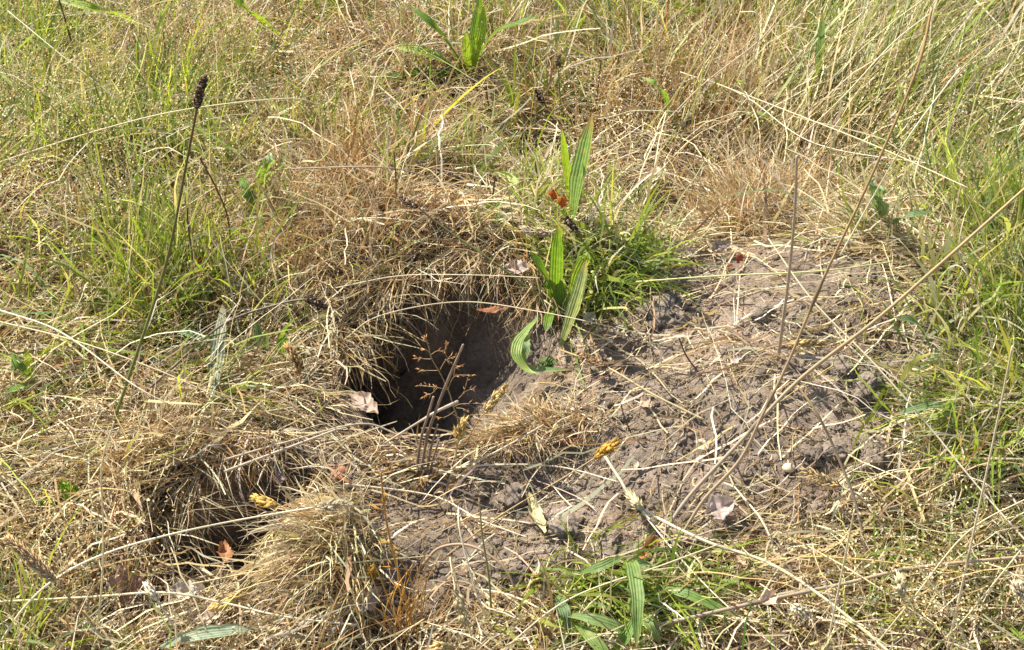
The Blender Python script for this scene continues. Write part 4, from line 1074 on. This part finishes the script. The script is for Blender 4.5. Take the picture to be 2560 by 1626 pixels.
# ------------------------------------------------------------------ dead leaves
def dead_leaf(label, px, py, ln, wd, az, tilt, col, lobes=3, lift=.004, curl=.35, seed=1, cat='dead leaf', name='dead_leaf', roll=0., surf=None):
    r = np.random.default_rng(seed)
    n, m = 25, 11
    t = np.linspace(0, 1, n); u = np.linspace(-1, 1, m)
    pw = np.sin(np.pi * np.clip(t, .02, .985)) ** .6 * (1 + .15 * np.cos(t * np.pi * 2 * lobes + 1) + .10 * np.cos(t * np.pi * 5.3 * lobes + seed)) * np.interp(t, [0, .5, 1], [.7, 1, .85])
    X = (t - .5)[:, None] * ln + 0 * u[None]
    Y = u[None] * (pw * wd * .5)[:, None]
    Z = curl * wd * (u[None] ** 2 * np.interp(t, [0, 1], [.2, .6])[:, None]) + curl * ln * .45 * ((t - .4)[:, None] ** 2) + wd * .07 * np.sin(t[:, None] * 14 + seed) * u[None] * 1.0 - .02 * wd * np.cos(u * 12)[None]
    Z = Z + wd * .06 * r.normal(0, 1, (5, 3))[(t * 4.99).astype(int)][:, (np.abs(u) * 2.99).astype(int)]
    c = np.array(col) * (.78 if sum(col) > 1.35 else 1)
    C = c[None, None] * (1 + .12 * np.cos(t * 22)[:, None] * np.abs(u)[None] - .18 * (np.abs(u) < .12)[None])[..., None] * (1 + r.normal(0, .06, (n, m, 1)))
    i = np.arange(n - 1)[:, None] * m + np.arange(m - 1)[None]
    q = np.stack([i, i + 1, i + m + 1, i + m], -1).reshape(-1, 4)
    me = raw_mesh(name, np.stack([X, Y, Z], -1), q, None, C, M_DEAD, True)
    gl = .010 * (1 - float(samp(rough, *at_z(px, py))))
    o = link(name, me, None, hit(px, py, lift + gl, surf))
    o.rotation_euler = (roll, tilt, R(az))
    return tag(o, label, cat, 'fallen dead leaves')

BRL, PKL, GRL, PAL, RED = (.32, .19, .13), (.42, .28, .21), (.40, .34, .29), (.60, .49, .36), (.36, .10, .05)
dead_leaf('large reddish brown dead leaf standing up in straw beside the hollow', 316, 1462, .034, .027, 70, -.5, (.36, .21, .15), 2, .016, .3, 1, roll=.5)
dead_leaf('reddish brown leaf lying just below the large upright leaf', 285, 1500, .032, .018, 20, .1, (.30, .16, .10), 2, .008, .4, 2, roll=.2)
dead_leaf('pale bleached leaf curled in straw next to the reddish leaves', 465, 1478, .030, .016, 5, .1, (.62, .52, .40), 3, .02, .6, 3, roll=.2)
dead_leaf('pinkish pale lobed leaf lying under the yellow head in the straw', 512, 1542, .026, .015, 10, .1, (.60, .46, .33), 3, .012, .5, 4, roll=.3)
dead_leaf('grey weathered leaf propped against the drooping tussock at the lower edge', 822, 1555, .040, .018, 100, .3, (.42, .37, .34), 3, .012, .35, 5, roll=.4)
dead_leaf('whitish dead leaf in straw scraps just below the bare soil edge', 905, 1510, .036, .020, 40, .1, (.58, .48, .40), 3, .01, .6, 6, roll=.3)
dead_leaf('rust brown oval leaf lying on dark soil above the hollow', 847, 1183, .020, .016, 300, -.2, (.33, .17, .10), 1, .012, .5, 7, roll=.5)
dead_leaf('dusky pink leaf stuck on the dark slope above the hollow', 698, 1196, .015, .012, 80, .2, (.34, .24, .21), 1, .006, .3, 8, roll=.6)
dead_leaf('orange brown leaf lying on the floor of the hollow', 560, 1388, .024, .013, 110, .3, (.38, .17, .07), 2, .012, .6, 9, roll=.4)
dead_leaf('pale crumpled leaf on the straw lip of the burrow', 912, 1012, .040, .018, 315, .05, (.47, .35, .27), 2, .002, .8, 10, roll=.3)
dead_leaf('pale leaf fallen at the edge of the far dark bare patch', 1632, 440, .026, .019, 330, .1, (.56, .44, .35), 3, .01, .5, 11, roll=.3)
dead_leaf('cream curled leaf at the upper edge of the spoil beside red scraps', 1713, 632, .024, .011, 0, .1, (.66, .54, .40), 2, .009, .6, 12, roll=.5)
dead_leaf('small dark red leaf standing on straw above the spoil', 1848, 648, .010, .008, 60, -.6, RED, 2, .008, .5, 13, roll=.5)
dead_leaf('dark red leaf fragment lying beside the upright red one', 1822, 668, .011, .006, 40, .1, (.28, .08, .05), 2, .004, .5, 14)
dead_leaf('square scrap of cream leaf on the spoil near crossing stalks', 1756, 1112, .013, .012, 35, -.15, (.70, .60, .40), 0, .006, .2, 15, roll=.3)
dead_leaf('pinkish grey curled leaf under the thick stalks on the spoil', 1798, 1272, .026, .020, 20, -.2, (.46, .37, .33), 2, .008, .7, 16, roll=.4)
dead_leaf('torn straw coloured leaf blade lying on the lower bare soil', 1342, 1290, .046, .011, 108, .1, (.68, .58, .30), 3, .007, .5, 17)
dead_leaf('small tan leaf on the soil beside straws under the spent plantain head', 1615, 1008, .014, .011, 310, .1, (.52, .38, .26), 2, .006, .5, 18, roll=.4)
dead_leaf('dull brown leaf upright in litter behind the tall green leaf', 1482, 398, .019, .010, 100, .4, (.40, .25, .18), 2, .012, .4, 19, roll=.6)
dead_leaf('grey bark-like flake resting on straw pile on the spoil', 1838, 902, .016, .006, 35, .1, (.56, .47, .38), 2, .008, .3, 20)
dead_leaf('dark brown leaf edge sticking out of the matted straw mound below the burrow', 1425, 1102, .026, .010, 20, .1, (.22, .09, .05), 2, .006, .3, 21)
dead_leaf('pale cream scrap on soil below the matted straw mound', 1275, 1122, .014, .008, 350, .2, (.64, .52, .36), 2, .006, .6, 22, roll=.4)
dead_leaf('tiny pale husk on the bare soil below the golden head', 1590, 1166, .010, .005, 80, .2, (.64, .54, .36), 1, .004, .5, 23)
dead_leaf('brown rounded dead leaf at the bottom edge among olive dead grass', 2266, 1604, .026, .022, 10, .2, (.26, .18, .12), 1, .012, .5, 24, roll=.4)
dead_leaf('grey brown leaf lying in shade at the back of the spoil', 1800, 620, .022, .014, 30, .2, (.34, .27, .22), 2, .006, .5, 25, roll=.3)
dead_leaf('pale leaf half buried in grass near the far bare patch', 975, 262, .020, .016, 340, .2, (.48, .38, .34), 2, .012, .4, 26, roll=.4)
dead_leaf('tan curled leaf piece on the thick tan stalk', 1916, 1500, .018, .012, 40, .2, (.54, .40, .28), 1, .035, .6, 27, roll=.4)
dead_leaf('brown curled blade hanging beside the orange leaf', 1853, 1412, .022, .008, 110, .7, (.40, .25, .17), 1, .03, .6, 28, roll=.3)
dead_leaf('red scraps of dead leaf hidden low in the tall green clump', 497, 660, .014, .008, 80, -.5, (.34, .07, .045), 2, .03, .5, 29, roll=.5)
dead_leaf('grey pink dry leaf resting on the rise by the green tuft', 1292, 672, .024, .016, 350, .1, (.44, .33, .26), 2, .03, .5, 30, roll=.3)
dead_leaf('brown curled leaf on straw under the green tuft by the clod', 1468, 800, .022, .010, 60, .3, (.40, .33, .22), 1, .012, .5, 31, roll=.4)
dead_leaf('rusty leaf edge under the roots at the back of the burrow', 1230, 775, .030, .008, 10, .1, (.30, .13, .06), 3, .016, .3, 32)
for lab, px, py, sd in (('first orange red dying leaf cluster on the bright green tuft', 1382, 490, 41), ('orange red dying leaf with darker rim next to the tall green leaf', 1404, 508, 42)):
    dead_leaf(lab, px, py, .012, .011, 50 + sd, -.4, (.55, .15, .03), 3, .045, .5, sd, roll=.5)
dead_leaf('orange crinkled leaf above the pale green blades at the spoil edge', 1624, 1362, .017, .011, 60, -.4, (.40, .19, .09), 3, .02, .8, 43, roll=.5)
dead_leaf('olive orange leaf scrap beneath the crinkled orange leaf', 1604, 1385, .016, .008, 50, -.2, (.48, .20, .06), 2, .02, .6, 44, roll=.4)

# ------------------------------------------------------------------ clods and stones
def clod_mesh(seed, flat=.75):
    r = np.random.default_rng(seed)
    v = IV3.copy()
    o = r.random(3) * 40
    d = 1 + .55 * fbm(v[:, 0] + o[0] + v[:, 2] * .7, v[:, 1] + o[1] - v[:, 2] * .6, 1.3, seed, 3) + .45 * fbm(v[:, 0] * 1.1 + o[1] - v[:, 2], v[:, 1] + v[:, 2] + o[2], 5, seed + 7, 3)
    d = d + .30 * np.abs(fbm(v[:, 0] + v[:, 2] * 1.3 + o[2], v[:, 1] - v[:, 2] + o[0], 11, seed + 20, 2))
    v = v * d[:, None]; v[:, 2] *= flat
    c = np.ones((len(v), 3)) * r.uniform(1.0, 1.25)
    return raw_mesh('soil_clod', v, None, IF3, c, M_SOIL, True)
CLODS = [clod_mesh(100 + k) for k in range(6)]
def clod(label, px, py, s, k, rot, sc=(1, 1, 1), group='soil clods on the spoil'):
    o = link('soil_clod', CLODS[k % 6], None, hit(px, py, s * .02))
    o.scale = (s * sc[0], s * sc[1], s * sc[2]); o.rotation_euler = (0, 0, rot)
    return tag(o, label, 'soil clod', group)
clod('largest earth clod lying beside the green tuft', 1655, 788, .019, 0, .3, (1.35, .9, .9))
clod('pale crumbly clod at the front end of the largest clod', 1690, 802, .011, 1, 1.)
clod('dark rounded clod under the meeting point of the thick stalks', 1992, 930, .013, 2, .5)
clod('pointed dark clod on the spoil crest below the ochre stalk', 2100, 915, .010, 3, 2.)
clod('broad dark clod of root-bound soil at the grass side of the spoil', 2170, 965, .016, 4, 1.2, (1.2, .8, .9))
clod('crumbly clod with straw beside the leaning ochre stem', 2105, 1130, .013, 5, .2, (1.3, .9, .9))
clod('root-bound dark clod at the grassy edge of the spoil', 2180, 1150, .017, 2, 2.1, (1, .9, 1))
clod('small dark clod on the crest next to straw tangle', 1905, 780, .010, 3, .7)
clod('dark clod in the straw on the lower soil above the torn leaf', 1285, 1240, .012, 1, 1.9)
clod('low dark clod on the lower soil near the torn leaf', 1420, 1320, .013, 0, 2.7)
clod('pale grey flat clod at the lower end of the bare soil', 1290, 1420, .014, 4, .9, (1.3, .9, .6))
clod('dark grey clod at the lip where burrow meets the spoil', 1500, 925, .009, 5, .4)
clod('dark lump at the soil edge behind the orange leaf', 1520, 1370, .014, 3, 1.4, (1.3, .8, .7))
clod('grey clod on the steep bare face behind the spoil', 1640, 560, .014, 1, .4)
clod('dark clod in the second bare patch behind the burrow', 1110, 560, .013, 2, .9)
clod('grey dug lump poking through grass above the straw hill', 705, 580, .012, 4, .2)
rr = np.random.default_rng(77)
n = 0
while n < 46:
    px, py = rr.uniform(950, 2330), rr.uniform(760, 1440)
    x, y = at_z(px, py)
    if samp(soil, x, y) < .8 or samp(SD_HOLE, x, y) > -20: continue
    clod('small crumbly grey soil clod lying loose on the bare spoil', px, py, .003 + rr.gamma(1.6, .0011), n, rr.random() * 6.28, (1, rr.uniform(.7, 1.2), rr.uniform(.6, 1)), 'small clods scattered on the spoil')
    n += 1
o = link('pebble', raw_mesh('pebble', IV3 * (1 + .22 * fbm(IV3[:, 0] + IV3[:, 2] * .5, IV3[:, 1] - IV3[:, 2] * .7, 1.2, 5, 2))[:, None] * [1.1, .9, .7], None, IF3, np.ones((len(IV3), 3)) * [.62, .50, .34], M_DEAD, True), None, hit(1972, 1170, .004))
o.scale = (.0052,) * 3
tag(o, 'single cream pebble lying on the spoil under crossing straws', 'pebble')

# ------------------------------------------------------------------ tussocks one can point to
def tussock(label, px, py, n, spread, ln, el, az, azs, pal, width, lift=.01, droop=.9, mat=None, seed=0, tip=None, name='grass_tussock', kink=.15):
    r = np.random.default_rng(seed)
    O = hit(px, py)
    rt = np.stack([O.x + r.normal(0, spread[0], n), O.y + r.normal(0, spread[1], n)], -1)
    z = samp(HT, rt[:, 0], rt[:, 1]) + r.random(n) * lift
    sd = np.maximum(samp(SD_HOLE, rt[:, 0], rt[:, 1]), samp(SD_HOLLOW, rt[:, 0], rt[:, 1])) < -3
    rt = np.concatenate([rt, z[:, None]], 1)[sd]; n = len(rt)
    c = pick(pal, n, r)
    c1 = c * 1.05 if tip is None else pick(tip, n, r)
    v, f, cc = blades(rt, np.deg2rad(r.normal(az, azs, n)), np.clip(r.normal(el[0], el[1], n), .02, 1.52), ln * np.exp(r.normal(0, .3, n)), np.abs(r.normal(droop, .45, n)),
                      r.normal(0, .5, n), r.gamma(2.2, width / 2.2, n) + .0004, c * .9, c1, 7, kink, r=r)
    a = Acc(); a.add(v, f, None, cc)
    o = link(name, a.mesh(name, mat or M_DRY, True, O), None, O)
    return tag(o, label, 'grass tussock', 'grass tussocks round the burrow')
tussock('drooping pale straw tussock combed over beside the hollow', 872, 1400, 1700, (.014, .026), .066, (.48, .34), 208, 34, STRAW + TAN[:2] + WARM[1:2] + DUN[:1] + [(.50, .46, .18)], .0010, .022, 1.3, seed=1, kink=.5)
tussock('shaggy tan tussock overhanging the upper side of the hollow', 385, 1190, 900, (.030, .026), .058, (.6, .35), 295, 70, TAN + STRAW + WARM + DUN[:1], .0009, .02, 1.2, seed=2, kink=.5)
tussock('bright green grass tuft growing at the burrow rim', 1420, 710, 620, (.032, .024), .058, (.85, .4), 270, 120, GREEN + BLUEGREEN + STRAW[:2], .0015, .012, 1.1, M_GREEN, 3, GREEN + STRAW, kink=.35)
tussock('coarse green leaning tuft on the spoil side of the burrow rim', 1500, 720, 300, (.018, .014), .058, (.6, .3), 320, 50, GREEN + BLUEGREEN, .0014, .012, 1.2, M_GREEN, 31, GREEN)
tussock('warm brown upright grass tuft on the rise behind the burrow', 900, 640, 1100, (.06, .035), .060, (1.0, .35), 80, 100, WARM + TAN + STRAW, .0007, .01, .8, seed=4)
tussock('dense bushy dry tuft at the head of the spoil', 1870, 565, 1500, (.034, .026), .058, (1.05, .3), 80, 90, TAN + STRAW + WARM, .0008, .01, .9, seed=5)
tussock('lush green bank of grass beside the spoil', 2580, 880, 800, (.055, .055), .080, (.95, .4), 90, 110, GREEN + STRAW[:2] + BLUEGREEN, .0016, .01, 1.0, M_GREEN, 6, GREEN + STRAW, kink=.35)
tussock('matted low mound of fine brown grass below the burrow', 1345, 1085, 900, (.026, .008), .032, (.25, .2), 200, 90, WARM + TAN + STRAW, .0005, .014, .6, seed=7, kink=.5)
tussock('tall fresh green grass clump beneath the tall seed stalk', 450, 760, 330, (.045, .03), .095, (1.25, .2), 80, 100, GREEN, .0014, .006, .35, M_GREEN, 8, GREEN + STRAW[:1])
tussock('flattened green and straw grass fanning over the spoil edge', 2540, 1100, 600, (.04, .020), .080, (.25, .15), 182, 22, STRAW + GREEN, .0011, .03, .5, seed=9)
tussock('short green grass under the pale broad leaves at the lower edge', 1590, 1500, 500, (.04, .02), .05, (.5, .3), 330, 90, GREEN + BLUEGREEN, .0014, .012, .9, M_GREEN, 10, GREEN)
tussock('sheaf of pale bleached grass sweeping over the upper bank', 2100, 330, 900, (.09, .06), .16, (.75, .2), 45, 20, STRAW + [(.45, .45, .18)], .0010, .02, .8, seed=12)
